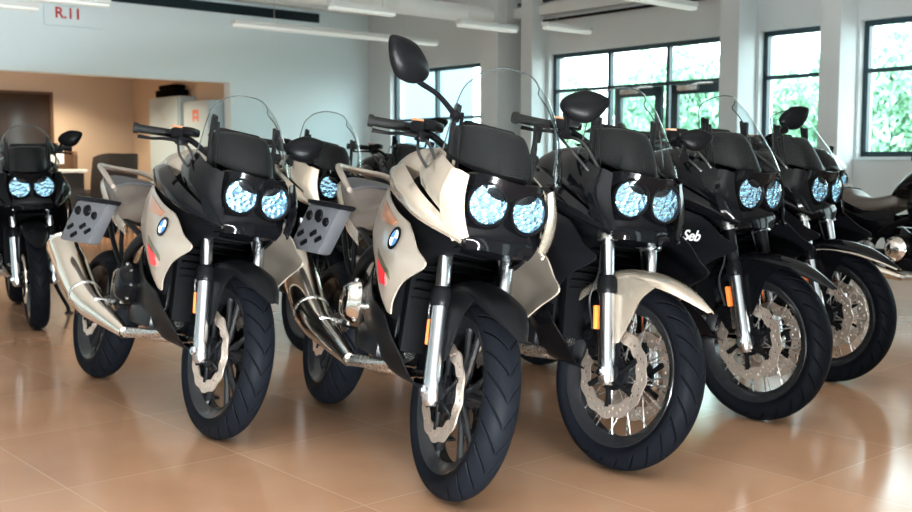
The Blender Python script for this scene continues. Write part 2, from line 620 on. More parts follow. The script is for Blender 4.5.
    for s in (-1, 1):
        def pt(a, r, y): return V((math.cos(R_(a))*r, s*y, RW+math.sin(R_(a))*r))
        Q = [[pt(68, RW+.010, .080), pt(78, RW+.006, .085), pt(95, RW+.002, .087), pt(112, RW-.004, .084)],
             [pt(73, RW-.055, .088), pt(82, RW-.06, .092), pt(95, RW-.06, .092), pt(108, RW-.06, .088)],
             [pt(74, RW-.14, .090), pt(83, RW-.14, .094), pt(93, RW-.14, .094), pt(102, RW-.14, .090)],
             [pt(80, RW-.225, .088), pt(84, RW-.23, .091), pt(88, RW-.23, .091), pt(92, RW-.225, .088)]]
        m.surf([[tuple(p) for p in r] for r in Q], 4, 3, .004)
    fe = bd(m, 'front_fender', C('fender_col', 'satin_black'))
    if g('fender_trim'):
        m = MB(XF)
        for s in (0, 6):
            m.tube([r[s]+V((0, 0, .001)) for r in P[:6]], .005, n=8, smooth=4)
        m.build('fender_edge', MT[g('fender_trim')], fe)
    # ---- engine, frame, radiator
    m = MB()
    m.box((-.52, 0, .50), (.46, .34, .28), None, .05)
    m.box((-.40, 0, .66), (.22, .26, .20), M.Rotation(.35, 3, 'Y'), .03)
    for k in range(5):
        m.box((-.40+k*.004, 0, .585+k*.035), (.25, .29, .010), M.Rotation(.35, 3, 'Y'))
    m.box((-.66, 0, .60), (.24, .25, .20), None, .04)
    en = bd(m, 'engine', MT['satin_black'])
    for s in (-1, 1):
        m = MB()
        m.lathe([(0, .262), (.050, .262), (.066, .252), (.076, .232), (.090, .222), (.094, .165), (.094, .12)], (-.63, 0, .53), (0, s, 0), n=36)
        m.tube([V((-.63+.05*math.cos(t), s*.258, .53+.05*math.sin(t))) for t in [2*PI*k/24 for k in range(24)]], .004, n=8, closed=True)
        m.cm = 1
        for k in range(8):
            t = 2*PI*k/8
            m.lathe([(0, .232), (.006, .232), (.007, .224), (.007, .21)], (-.63+.083*math.cos(t), 0, .53+.083*math.sin(t)), (0, s, 0), n=8)
        m.build('engine_cover', [C('cover', 'chrome'), MT['steel']], en)
        m = MB()
        m.lathe([(0, .205), (.045, .205), (.055, .195), (.058, .12)], (-.80, 0, .47), (0, s, 0), n=28)
        m.box((-.47, s*.17, .42), (.26, .06, .10), None, .02)
        m.build('crankcase_cover', MT['dark_grey'], en)
    m = MB()
    m.box((-.235, 0, .60), (.045, .34, .36), M.Rotation(-.14, 3, 'Y'), .01)
    for k in range(12):
        m.box((-.21+.0042*(k-6), 0, .44+k*.028), (.010, .31, .004), M.Rotation(-.14, 3, 'Y'))
    m.box((-.26, 0, .84), (.10, .30, .14), None, .03)
    bd(m, 'radiator', MT['matt_black'])
    m = MB()
    for s in (-1, 1):
        m.tube([(-.17, s*.05, .88), (-.40, s*.17, .80), (-.70, s*.18, .70), (-.86, s*.15, .58), (-.90, s*.13, .42)], .024, n=12, smooth=5)
        m.tube([(-.72, s*.155, .74), (-1.05, s*.15, .83), (-1.40, s*.12, .93)], .013, n=10, smooth=4)
        m.tube([(-.88, s*.15, .56), (-1.10, s*.15, .70), (-1.38, s*.125, .90)], .012, n=10, smooth=4)
        m.tube([(-.92, s*.135, .50), (-1.00, s*.145, .70), (-1.02, s*.15, .82)], .010, n=10)
    m.tube([(-.17, 0, .84), (-.165+.0, 0, .94)], .040, n=16)
    bd(m, 'frame', C('frame', 'satin_black'))
    m = MB()
    for s in (-1, 1):
        m.tube([(-.88, s*.11, .44), (-1.10, s*.115, .42), (-WB+.02, s*.115, .325)], [.030, .026, .024], n=12, smooth=4)
        m.lathe([(0, .145), (.018, .145), (.024, .138), (.024, .10)], (-WB, 0, .325), (0, s, 0), n=16)
    m.box((-1.02, 0, .43), (.07, .22, .06), None, .015)
    bd(m, 'swingarm', C('swing', 'dark_grey'))
    m = MB()
    n = 13
    m.tube([(-1.04+.030*math.cos(k*.9), .030*math.sin(k*.9), .46+k*.0042) for k in range(80)], .0055, n=6)
    m.tube([(-1.04, 0, .42), (-1.04, 0, .86)], .016, n=12)
    bd(m, 'shock_absorber', MT['steel'])
    m = MB()
    m.tube([(-.84, .085, .50), (-1.1, .085, .455), (-WB, .085, .405)], .009, n=6)
    m.tube([(-.84, .085, .40), (-1.1, .085, .335), (-WB, .085, .250)], .009, n=6)
    m.lathe([(.03, .079), (.082, .079), (.082, .091), (.03, .091)], (-WB, 0, .325), (0, 1, 0), n=40, closed=True)
    bd(m, 'drive_chain', MT['steel'])
    # ---- exhaust on the right
    ms = C('muf', 'muffler')
    m = MB()
    ex = [(-.20, -.13, .42), (-.34, -.15, .36), (-.56, -.21, .325)]
    m.tube(ex, .022, n=14, smooth=5)
    m.tube([(-.20, .08, .60), (-.13, .08, .50), (-.15, .03, .38), (-.30, -.06, .345), (-.46, -.16, .33)], .018, n=12, smooth=6)
    eh = bd(m, 'exhaust_pipe', MT['steel'])
    m = MB()
    d0, d1 = V((-.56, -.215, .325)), V((-.93, -.250, .395))
    d2, d3 = V((-1.02, -.255, .420)), V((-1.50, -.262, .630))
    m.tube([d0, d0*.6+d1*.4, d1, d2, d2*.55+d3*.45, d3*.96+d2*.04, d3], [.026, .040, .062, .070, .077, .074, .068], n=28)
    mu = m.build('muffler', ms, eh)
    ad = (d3-d2).normalized()
    m = MB()
    m.lathe([(.069, -.005), (.075, .0), (.072, .016), (.044, .022), (.040, .022), (.036, -.03), (0, -.03)], d3, ad, n=28, cap=False)
    m.build('end_cap', MT['chrome'], mu)
    m = MB()
    m.lathe([(.071, -.010), (.0745, -.007), (.0745, .007), (.071, .010)], d2*.94+d3*.06, ad, n=28, closed=True)
    m.build('band', MT['steel'], mu)
    # ---- stand and pegs
    m = MB()
    m.tube([(-.62, .13, .36), (-.64, .20, .18), (-.66, .265, .045)], [.016, .013, .013], n=10)
    for k in (0,):
        z0 = .262*math.tan(ln)+.004
        m.box((-.665, .272, z0+.002), (.075, .05, .012), M.Rotation(ln, 3, 'X'), .004)
        m.tube([(-.66, .265, .05), (-.665, .272, z0)], .013, n=10)
    bd(m, 'side_stand', MT['satin_black'])
    for s in (-1, 1):
        m = MB()
        m.tube([(-.86, s*.17, .43), (-.87, s*.27, .425)], [.010, .013], n=10)
        m.box((-.865, s*.235, .43), (.04, .075, .02), None, .006)
        pg = bd(m, 'footpeg', MT['steel'])
        m = MB()
        m.surf([[(-.98, .165, .56), (-.90, .172, .58), (-.84, .172, .55)], [(-.95, .175, .47), (-.89, .178, .48), (-.83, .175, .46)], [(-.92, .165, .40), (-.87, .168, .39), (-.82, .165, .40)]], 3, 3, .006, s)
        m.build('heel_plate', MT['steel'], pg)
    # ---- tank, seat, tail
    S = []
    for (x, w, zt, zb) in ((-.20, .10, 1.055, .96), (-.30, .150, 1.115, .95), (-.45, .185, 1.150, .93), (-.60, .180, 1.135, .92), (-.72, .135, 1.07, .92), (-.80, .085, .985, .90)):
        S.append([(x, -w, (zt+zb)/2-.01), (x, -w*.82, zt-.045), (x, -w*.35, zt-.005), (x, w*.35, zt-.005), (x, w*.82, zt-.045), (x, w, (zt+zb)/2-.01), (x, w*.75, zb), (x, -w*.75, zb)])
    m = MB()
    m.loft(S, 5, 3)
    tk = bd(m, 'fuel_tank', C('tank', 'champagne'), ang=60)
    m = MB()
    m.lathe([(0, .016), (.036, .016), (.042, .010), (.042, -.01)], (-.46, 0, 1.148), (0, 0, 1), n=28)
    m.build('filler_cap', MT['satin_black'], tk)
    S = []
    for (x, w, zt, zb) in ((-.735, .085, .985, .86), (-.80, .125, .945, .83), (-.95, .170, .915, .79), (-1.10, .180, .935, .80), (-1.20, .165, .985, .84), (-1.40, .140, 1.015, .90), (-1.58, .100, 1.025, .955)):
        S.append([(x, -w, (zt+zb)/2), (x, -w*.88, zt-.03), (x, -w*.45, zt), (x, w*.45, zt), (x, w*.88, zt-.03), (x, w, (zt+zb)/2), (x, w*.80, zb), (x, -w*.80, zb)])
    m = MB()
    m.loft(S, 5, 3)
    se = bd(m, 'seat', C('seat', 'seat_tan'), ang=60)
    m = MB()
    m.surf([[(-1.19, -.150, .962), (-1.19, -.08, .990), (-1.19, 0, .993), (-1.19, .08, .990), (-1.19, .150, .962)],
            [(-1.38, -.126, 1.000), (-1.38, -.06, 1.020), (-1.38, 0, 1.021), (-1.38, .06, 1.020), (-1.38, .126, 1.000)],
            [(-1.55, -.092, 1.012), (-1.55, -.05, 1.028), (-1.55, 0, 1.029), (-1.55, .05, 1.028), (-1.55, .092, 1.012)]], 5, 4, .010)
    tag(m.build('pillion_pad', MT['seat_dark'], se), 'dark grey pillion pad')
    for s in (-1, 1):
        m = MB()
        m.surf([[(-1.66, .055, 1.035), (-1.50, .118, .995), (-1.30, .158, .935), (-1.08, .182, .850), (-.92, .172, .790)],
                [(-1.68, .060, 1.010), (-1.50, .130, .965), (-1.30, .165, .895), (-1.08, .184, .815), (-.92, .172, .765)],
                [(-1.66, .055, .985), (-1.48, .120, .935), (-1.28, .155, .860), (-1.06, .176, .785), (-.90, .166, .735)]], 4, 4, .005, s)
        bd(m, 'tail_panel', C('tail', 'champagne'))
    m = MB()
    pts = [(-1.20, -.158, .955), (-1.36, -.154, 1.012), (-1.58, -.120, 1.062), (-1.68, -.06, 1.070), (-1.70, 0, 1.070), (-1.68, .06, 1.070), (-1.58, .120, 1.062), (-1.36, .154, 1.012), (-1.20, .158, .955)]
    m.tube(pts, [.011]+[.014]*7+[.011], n=12, smooth=5)
    bd(m, 'grab_rail', C('rail', 'silver'))
    m = MB()
    m.box((-1.67, 0, .985), (.04, .13, .05), M.Rotation(.2, 3, 'Y'), .015)
    bd(m, 'tail_light', MT['tail_red'])
    m = MB()
    m.surf([[(-1.15, -.08, .80), (-1.15, 0, .81), (-1.15, .08, .80)], [(-1.45, -.09, .86), (-1.45, 0, .875), (-1.45, .09, .86)], [(-1.68, -.085, .86), (-1.68, 0, .87), (-1.68, .085, .86)], [(-1.80, -.08, .70), (-1.80, 0, .71), (-1.80, .08, .70)]], 4, 3, .006)
    bd(m, 'rear_mudguard', MT['satin_black'])
    if g('pannier'):
        for s in ((-1, 1) if g('pannier') == 2 else (-1,)):
            m = MB()
            c = V((-1.15, s*.262, .765))
            sh = M(((1, 0, .45), (0, 1, 0), (0, 0, 1))).to_3x3()
            m.box(c, (.22, .07, .20), sh, .018)
            pn = bd(m, 'pannier', MT['pannier'])
            q = c+V((0, s*.036, 0))
            for (dx, dz, rr) in ((-.065, .05, .022), (.0, .055, .028), (.065, .035, .020)):
                m = MB()
                m.lathe([(0, .006), (rr*.8, .006), (rr, 0), (rr, -.006)], q+V((dx+.45*dz, 0, dz)), (0, s, 0), n=20)
                m.build('lock', MT['satin_black'], pn)
            for (dx, dz) in ((-.065, -.03), (.02, -.02), (.07, -.04), (-.015, -.065)):
                m = MB()
                m.box(q+V((dx+.45*dz, 0, dz)), (.045, .010, .018), M.Rotation(-.5, 3, 'Y'), .004)
                m.build('latch', MT['satin_black'], pn)
            m = MB()
            m.box(c+V((.45*.105, 0, .108)), (.235, .085, .020), None, .01)
            m.build('lid', MT['dark_grey'], pn)
            turn = M.Translation(c) @ M.Rotation(R_(-20*s), 4, 'Z') @ M.Translation(-c)
            pn.data.transform(turn)
            for ch in pn.children: ch.data.transform(turn)
    # ---- bodywork
    nose = M.Translation((g('nose_dx', 0.), 0, g('nose_dz', 0.)))
    NB = lambda: MB(nose)
    for s in (-1, 1):
        m = NB()
        m.surf(UPPER, 6, 6, .006, s)
        uc = bd(m, 'upper_cowl', C('upper', 'champagne'))
        m = NB()
        m.surf([[(.070, .140, 1.030), (.050, .165, 1.042), (.025, .182, 1.045)],
                [(.082, .146, .965), (.058, .182, .965), (.030, .206, .962)],
                [(.100, .140, .900), (.080, .172, .892), (.050, .196, .885)],
                [(.118, .122, .840), (.110, .140, .828), (.085, .158, .818)]], 5, 4, .006, s)
        bd(m, 'nose_trim', C('upper', 'champagne'))
        m = NB()
        m.surf(POD, 6, 6, .006, s)
        bd(m, 'fairing_pod', C('pod', 'champagne'))
        if g('side_cover'):
            m = MB()
            m.surf([[(-1.45, .13, .90), (-1.20, .165, .86), (-.95, .172, .80), (-.70, .17, .83)], [(-1.30, .15, .80), (-1.12, .175, .75), (-.92, .19, .72), (-.68, .19, .74)], [(-1.02, .15, .66), (-.95, .172, .62), (-.85, .185, .60), (-.66, .185, .62)]], 4, 4, .005, s)
            bd(m, 'side_cover', C('side', 'gloss_black'))
        if not g('naked_side'):
            m = MB()
            m.surf(SIDE, 5, 6, .006, s)
            sd = bd(m, 'side_panel', C('side', 'champagne'))
            if g('roundel'):
                mt, nn = surf_frame(SIDE, -.175, .790, s)
                mt.translation = mt.translation+nn*.002
                m = MB()
                rr = .040
                m.cm = 0
                m.lathe([(rr*.70, 0), (rr, 0), (rr, .003), (rr*.70, .003)], (0, 0, 0), (0, 0, 1), n=40, closed=True)
                for q in range(4):
                    m.cm = 1 if q % 2 else 2
                    vs = [V((0, 0, .003))]+[V((math.cos(PI/2*q+PI/20*k)*rr*.70, math.sin(PI/2*q+PI/20*k)*rr*.70, .003)) for k in range(11)]
                    m.add(vs, [(0, k, k+1) for k in range(1, 11)])
                m.xf = mt
                m.build('emblem', [MT['gloss_black'], MT['blue'], MT['white']], sd, recalc=False)
            if g('marks'):
                m = MB()
                m.surf(decal(SIDE, [(-.31, .715), (-.20, .675), (-.20, .632), (-.27, .635)], s), 2, 2, .002, s)
                tag(m.build('side_marker', MT['red'], sd), 'red marker on the side panel')
                m = MB()
                m.surf(decal(SIDE, [(-.31, .748), (-.165, .680), (-.16, .655), (-.30, .722)], s), 2, 2, .002, s)
                tag(m.build('stripe', MT['olive'], sd), 'dark stripe above the red marker')
                m = MB()
                m.surf(decal(SIDE, [(-.46, .918), (-.21, .848), (-.23, .832), (-.38, .845)], s), 2, 2, .002, s)
                tag(m.build('decal', MT['copper'], sd), 'copper coloured wedge')
            if g('stripe'):
                m = MB()
                m.surf(decal(SIDE, [(-.40, .90), (-.34, .885), (-.21, .70), (-.27, .68)], s, n=9), 2, 2, .002, s)
                tag(m.build('stripe', MT['red'], sd), 'red stripe')
            if g('script'):
                mt, nn = surf_frame(SIDE, g('script_pos', (-.15, .765))[0], g('script_pos', (-.15, .765))[1], s)
                mt.translation = mt.translation+nn*.002
                tag(text_mesh('lettering', g('script'), .062, MT['white'], mt, sd, shear=.25, bold=.0012), 'white lettering Seb')
        m = MB()
        m.surf(BELLY, 5, 5, .006, s)
        bd(m, 'belly_panel', C('belly', 'satin_black'))
        # inner fairing behind the gaps
        m = NB()
        m.surf([[(-.50, .10, 1.08), (-.25, .155, 1.05), (.0, .15, .98), (.06, .12, .93)],
                [(-.50, .17, 1.00), (-.25, .20, .95), (.0, .175, .90), (.06, .13, .86)],
                [(-.55, .20, .90), (-.30, .225, .85), (-.08, .18, .80), (.04, .11, .79)],
                [(-.50, .20, .76), (-.32, .205, .72), (-.24, .185, .70), (-.20, .12, .70)],
                [(-.45, .19, .56), (-.34, .19, .54), (-.28, .175, .52), (-.25, .10, .50)]], 4, 4, .005, s)
        bd(m, 'inner_fairing', MT['matt_black'])
        if g('wing'):
            m = MB()
            m.surf([[(-.16, .235, .80), (-.08, .240, .79), (.00, .225, .775)], [(-.13, .238, .72), (-.07, .236, .71), (-.02, .222, .70)], [(-.15, .220, .62), (-.13, .220, .60), (-.11, .215, .60)]], 4, 4, .005, s)
            bd(m, 'wing_panel', MT[g('wing')])
    # nose mask with the two lamps
    m = NB()
    m.surf([[(.010, -.140, 1.030), (.095, -.10, 1.045), (.130, 0, 1.035), (.095, .10, 1.045), (.010, .140, 1.030)],
            [(.020, -.145, .965), (.085, -.10, .985), (.110, 0, .985), (.085, .10, .985), (.020, .145, .965)],
            [(.045, -.142, .900), (.070, -.09, .920), (.085, 0, .925), (.070, .09, .920), (.045, .142, .900)],
            [(.095, -.125, .842), (.105, -.07, .858), (.110, 0, .862), (.105, .07, .858), (.095, .125, .842)],
            [(.080, -.110, .805), (.110, -.06, .808), (.118, 0, .806), (.110, .06, .808), (.080, .110, .805)]], 5, 5, .006)
    bd(m, 'nose_mask', C('mask', 'gloss_black'))
    m = NB()
    m.surf([[(.085, -.115, .818), (.105, 0, .812), (.085, .115, .818)], [(.0, -.13, .80), (.02, 0, .79), (.0, .13, .80)], [(-.14, -.13, .80), (-.14, 0, .79), (-.14, .13, .80)]], 3, 4, .006)
    bd(m, 'chin_panel', C('chin', 'gloss_black'))
    for s in (-1, 1):
        c = V((.098, s*.0720, .952))
        ax_ = V((.97, s*.12, -.02)).normalized()
        R = .066
        m = NB()
        m.lathe([(R+.001, -.05), (R+.005, -.04), (R+.005, .012), (R+.001, .017), (R-.004, .012), (R-.005, -.04)], c, ax_, n=44, closed=True)
        hl = bd(m, 'headlight', MT['satin_black'])
        m = NB()
        m.lathe([(0, -.048), (.016, -.047), (.036, -.036), (.053, -.018), (R-.004, .004)], c, ax_, n=44)
        rf = m.build('reflector_bowl', MT['lamp'], hl)
        m = NB()
        m.lathe([(0, .002), (.010, 0), (.013, -.012), (.012, -.045)], c, ax_, n=18)
        m.build('bulb', MT['bulb'], hl)
        m = NB()
        m.lathe([(0, .030), (.022, .028), (.042, .022), (.057, .014), (R-.002, .006), (R-.003, .003), (.056, .010), (.041, .018), (.021, .024), (0, .026)], c, ax_, n=44)
        m.build('lamp_lens', MT['lens'], hl)
    # windscreen
    dz, sw = g('screen_dz', 0.), g('screen_w', 1.)
    W = [[(-.135, -.215, 1.105), (-.02, -.185, 1.070), (.085, -.105, 1.045), (.118, 0, 1.040), (.085, .105, 1.045), (-.02, .185, 1.070), (-.135, .215, 1.105)],
         [(-.135, -.218, 1.175), (-.045, -.190, 1.150), (.045, -.110, 1.135), (.075, 0, 1.130), (.045, .110, 1.135), (-.045, .190, 1.150), (-.135, .218, 1.175)],
         [(-.150, -.205, 1.262), (-.085, -.178, 1.252), (-.015, -.105, 1.240), (.010, 0, 1.238), (-.015, .105, 1.240), (-.085, .178, 1.252), (-.150, .205, 1.262)],
         [(-.178, -.175, 1.335), (-.135, -.150, 1.350), (-.085, -.088, 1.352), (-.068, 0, 1.352), (-.085, .088, 1.352), (-.135, .150, 1.350), (-.178, .175, 1.335)],
         [(-.195, -.135, 1.378), (-.170, -.115, 1.402), (-.142, -.065, 1.424), (-.132, 0, 1.430), (-.142, .065, 1.424), (-.170, .115, 1.402), (-.195, .135, 1.378)]]
    W = [[(p[0]+.025+g('screen_dx', 0.), p[1]*(1-(1-sw)*min(1, max(0, (p[2]-1.0)/.2))), p[2]+dz*(p[2]-1.07)/.36) for p in r] for r in W]
    m = NB()
    m.surf(W, 6, 5, -.004)
    ws = bd(m, 'windscreen', MT['screen'])
    ed = [r[0] for r in W]+W[-1][1:-1]+[r[-1] for r in reversed(W)]
    m = NB()
    m.tube(ed, .0025, n=6, smooth=5)
    m.build('screen_edge', MT['screen_edge'], ws)
    # dark dash shroud behind the screen, rubber mounts
    D = [[(-.12, -.175, 1.09), (.03, -.10, 1.05), (.06, 0, 1.045), (.03, .10, 1.05), (-.12, .175, 1.09)],
         [(-.14, -.168, 1.16), (-.02, -.10, 1.14), (.01, 0, 1.135), (-.02, .10, 1.14), (-.14, .168, 1.16)],
         [(-.17, -.150, 1.202), (-.08, -.09, 1.208), (-.05, 0, 1.208), (-.08, .09, 1.208), (-.17, .150, 1.202)],
         [(-.22, -.14, 1.195), (-.16, -.085, 1.195), (-.14, 0, 1.195), (-.16, .085, 1.195), (-.22, .14, 1.195)]]
    m = NB()
    D = [[(p[0], p[1]*sw, p[2]) for p in r] for r in D]
    m.surf(D, 5, 5, .005)
    ds = bd(m, 'dash_shroud', MT['satin_black'])
    for s in (-1, 1):
        m = NB()
        m.tube([(-.10, s*.168*sw, 1.06), (-.12, s*.172*sw, 1.18), (-.135, s*.165*sw, 1.27)], [.012, .010, .008], n=8)
        m.tube([(-.06, s*.150*sw, 1.05), (-.09, s*.150*sw, 1.15), (-.10, s*.155*sw, 1.24)], [.007]*3, n=8)
        m.box((-.115, s*.170*sw, 1.235), (.03, .02, .06), None, .006)
        m.build('screen_bracket', MT['satin_black'], ds)
    m = NB()
    m.box((-.17, 0, 1.185), (.05, .20, .09), M.Rotation(-.5, 3, 'Y'), .02)
    ins = bd(m, 'instrument_panel', MT['matt_black'])
    # ---- handlebar
    m = MB(XF)
    hb = [(-.46, -.30, 1.180), (-.425, -.22, 1.185), (-.345, -.15, 1.165), (-.25, -.075, 1.100), (-.235, 0, 1.085), (-.25, .075, 1.100), (-.345, .15, 1.165), (-.425, .22, 1.185), (-.46, .30, 1.180)]
    m.tube(hb, .0125, n=12, smooth=5)
    for s in (-1, 1): m.box((-.245, s*.06, 1.06), (.05, .04, .10), None, .01)
    hbo = bd(m, 'handlebar', MT['satin_black'])
    for s in (-1, 1):
        gw = g('bar_right', .352) if s < 0 else .315
        e = V((-.468, s*gw, 1.179))
        i = V((-.430, s*.205, 1.185))
        m = MB(XF)
        m.tube([i, i*.95+e*.05, e*.9+i*.1, e*.88+i*.12, e], [.021, .0175, .0175, .022, .022], n=16)
        m.build('grip', MT['grip'], hbo)
        m = MB(XF)
        m.box((-.385, s*.180, 1.183), (.055, .075, .050), M.Rotation(s*-.7, 3, 'Z'), .012)
        m.box((-.36, s*.150, 1.20), (.06, .07, .035), M.Rotation(s*-.7, 3, 'Z'), .012)
        m.build('switch_housing', MT['satin_black'], hbo)
        m = MB(XF)
        m.box((-.39, s*.185, 1.212), (.05, .06, .008), M.Rotation(s*-.7, 3, 'Z'), .003)
        m.build('switch_plate', MT['copper'] if s < 0 else MT['dark_grey'], hbo)
        m = MB(XF)
        m.tube([(-.34, s*.18, 1.155), (-.36, s*.26, 1.150), (-.40, s*.29, 1.145), (-.415, s*(gw-.005), 1.143)], [.009, .007, .006, .008], n=8, smooth=4)
        m.box((-.35, s*.185, 1.155), (.05, .045, .035), None, .01)
        m.build('lever', MT['satin_black'], hbo)
        m = MB(XF)
        m.tube([(-.35, s*.175, 1.15), (-.24, s*.19, 1.12), (-.17, s*.16, 1.04), (-.16, s*.08, .97)], .006, n=8, smooth=5)
        m.tube([(-.37, s*.19, 1.14), (-.27, s*.21, 1.085), (-.20, s*.17, 1.02), (-.18, s*.08, .95)], .0055, n=8, smooth=5)
        m.build('cable', MT['cable'], hbo)
    # ---- mirrors
    for s in (-1, 1):
        mp = g('mirror_right' if s < 0 else 'mirror_left')
        if not mp: continue
        (bx, by, bz), (cx, cy, cz), tilt, size = mp
        b0, c0 = V((bx, s*by, bz)), V((cx, s*cy, cz))
        rotm = (M.Rotation(s*-.35, 3, 'Z') @ M.Rotation(s*tilt, 3, 'X'))
        def shape(q):
            k = q.y/(.092*size)          # pointed towards the outside
            t = 1-.42*max(0, k)**1.5-.10*max(0, -k)
            if q.x < 0: q.x *= .25
            return V((q.x, q.y, q.z*t+.012*size*k*k))
        m = MB()
        # mirrored about y for the right side
        fn = (lambda q: shape(q)) if s > 0 else (lambda q: (lambda r: V((r.x, -r.y, r.z)))(shape(V((q.x, -q.y, q.z)))))
        m.ell(c0, (.032*size, .092*size, .060*size), rotm, 16, 28, fn)
        mo = bd(m, 'mirror', MT['satin_black'])
        m = MB()
        gf = (lambda q: (lambda r: V((-.0085*size+q.x*.02, r.y, r.z)))(fn(q)))
        m.ell(c0, (.02, .080*size, .051*size), rotm, 10, 28, gf)
        m.build('mirror_glass', MT['mirror_glass'], mo)
        m = MB()
        inner = c0+rotm @ V((.004, -s*.075*size, -.018*size))
        mid = (b0+inner)/2+V((0, 0, g('stalk_bow', .012)))
        m.tube([b0, mid, inner, inner+(c0-inner)*.35], [.010, .0085, .0095, .010], n=10, smooth=5)
        m.lathe([(.018, -.012), (.018, .006), (.010, .014)], b0, (mid-b0), n=14)
        m.build('mirror_stalk', MT['satin_black'], mo)
    return root

# ------------------------------------------------------------------ room frame
P0 = V((-1.45, 17.7, 0))
E1 = V((.6570, -.7539, 0)).normalized()     # along the window wall, coming nearer
E2 = V((-.7539, -.6570, 0)).normalized()    # along the left wall, coming nearer
ROT = M((E1, -E2, V((0, 0, 1)))).transposed()
RZ = math.atan2(E1.y, E1.x)
def RP(a, b, z=0.): return P0+E1*a+E2*b+V((0, 0, z))
def rb(m, a0, a1, b0, b1, z0, z1, bev=0.):
    return m.box(RP((a0+a1)/2, (b0+b1)/2, (z0+z1)/2), (abs(a1-a0), abs(b1-b0), abs(z1-z0)), ROT, bev)
LA, LB, CH = 24., 18., 3.9
POWER, WPOW, WASH = 32., 90., 330.

def wall_mat(name, col, rough=.7):
    return mat(name, col, rough, spec=.3, bump=.06, scale=60)
MT['wall'] = wall_mat('white_wall_paint', (.76, .88, .92))
MT['pier'] = wall_mat('grey_wall_paint', (.64, .67, .68))
MT['ceiling'] = wall_mat('ceiling_paint', (.72, .73, .72), .8)
MT['warm_wall'] = wall_mat('beige_wall_paint', (.68, .55, .42))
MT['frame'] = mat('window_frame_teal_black', (.014, .045, .062), .4)
MT['window_glass'] = glass_mat('window_pane', (.93, .98, .97), 1.2)
MT['white_metal'] = mat('white_enamel', (.75, .77, .76), .4)
MT['tube_light'] = mat('fluorescent_diffuser', (.75, .77, .73), .5, emit=(.95, 1., .95), es=.22)
MT['black_cloth'] = mat('black_upholstery', (.012, .010, .010), .7, bump=.1, scale=80)
MT['brown_cloth'] = mat('brown_upholstery', (.10, .055, .03), .7, bump=.1, scale=80)

def floor_material():
    m, nt, b = nodes('brown_stone_tiles')
    tc = nt.nodes.new('ShaderNodeTexCoord')
    sp = nt.nodes.new('ShaderNodeSeparateXYZ')
    nt.links.new(tc.outputs['Object'], sp.inputs[0])
    def mth(op, a, bb=None, c=None):
        n = nt.nodes.new('ShaderNodeMath')
        n.operation = op
        for i, x in enumerate((a, bb, c)):
            if x is None: continue
            if isinstance(x, (int, float)): n.inputs[i].default_value = x
            else: nt.links.new(x, n.inputs[i])
        return n.outputs[0]
    ta, tb = .79, .64
    ua = mth('DIVIDE', mth('SUBTRACT', sp.outputs['X'], 10.88), ta)
    ub = mth('DIVIDE', mth('ADD', sp.outputs['Y'], 8.63), tb)
    def line(u, size):
        d = mth('ABSOLUTE', mth('SUBTRACT', mth('FRACT', mth('ADD', u, .5)), .5))
        return mth('LESS_THAN', mth('MULTIPLY', d, size), .0028)
    g = mth('MAXIMUM', line(ua, ta), line(ub, tb))
    cell = nt.nodes.new('ShaderNodeCombineXYZ')
    nt.links.new(mth('FLOOR', ua), cell.inputs[0])
    nt.links.new(mth('FLOOR', ub), cell.inputs[1])
    wn = nt.nodes.new('ShaderNodeTexWhiteNoise')
    nt.links.new(cell.outputs[0], wn.inputs['Vector'])
    nz = nt.nodes.new('ShaderNodeTexNoise')
    nz.inputs['Scale'].default_value = 2.2
    nz.inputs['Detail'].default_value = 6
    nt.links.new(tc.outputs['Object'], nz.inputs['Vector'])
    rp = nt.nodes.new('ShaderNodeValToRGB')
    rp.color_ramp.elements[0].position = .3
    rp.color_ramp.elements[0].color = (.350, .192, .112, 1)
    rp.color_ramp.elements[1].position = .75
    rp.color_ramp.elements[1].color = (.450, .258, .155, 1)
    f = mth('ADD', mth('MULTIPLY', nz.outputs['Fac'], .75), mth('MULTIPLY', wn.outputs['Value'], .25))
    nt.links.new(f, rp.inputs['Fac'])
    mx = nt.nodes.new('ShaderNodeMixRGB')
    mx.inputs['Color2'].default_value = (.50, .33, .22, 1)
    nt.links.new(mth('MULTIPLY', g, .7), mx.inputs['Fac'])
    nt.links.new(rp.outputs[0], mx.inputs['Color1'])
    nt.links.new(mx.outputs[0], b.inputs['Base Color'])
    mr = nt.nodes.new('ShaderNodeMapRange')
    mr.inputs['To Min'].default_value = .14
    mr.inputs['To Max'].default_value = .20
    nt.links.new(nz.outputs['Fac'], mr.inputs['Value'])
    nt.links.new(mr.outputs[0], b.inputs['Roughness'])
    b.inputs['Specular IOR Level'].default_value = .7
    bp = nt.nodes.new('ShaderNodeBump')
    bp.inputs['Strength'].default_value = .3
    bp.inputs['Distance'].default_value = .002
    nt.links.new(mth('SUBTRACT', 1., g), bp.inputs['Height'])
    nt.links.new(bp.outputs[0], b.inputs['Normal'])
    return m

def local_slab(name, a0, a1, b0, b1, z0, z1, m):
    """slab whose own axes follow the room, so a tile pattern does too"""
    mb = MB()
    mb.box(((a0+a1)/2, -(b0+b1)/2, (z0+z1)/2), (a1-a0, b1-b0, z1-z0))
    o = mb.build(name, m, smooth=False)
    o.location = P0
    o.rotation_euler = (0, 0, RZ)
    return tag(o, kind='structure')

local_slab('floor', -4.2, LA, -.3, LB, -.2, 0, floor_material())
local_slab('ceiling', -.2, LA, -.3, LB, CH, CH+.2, MT['ceiling'])

# ---- window wall
TOP, SILL = 2.58, 1.155
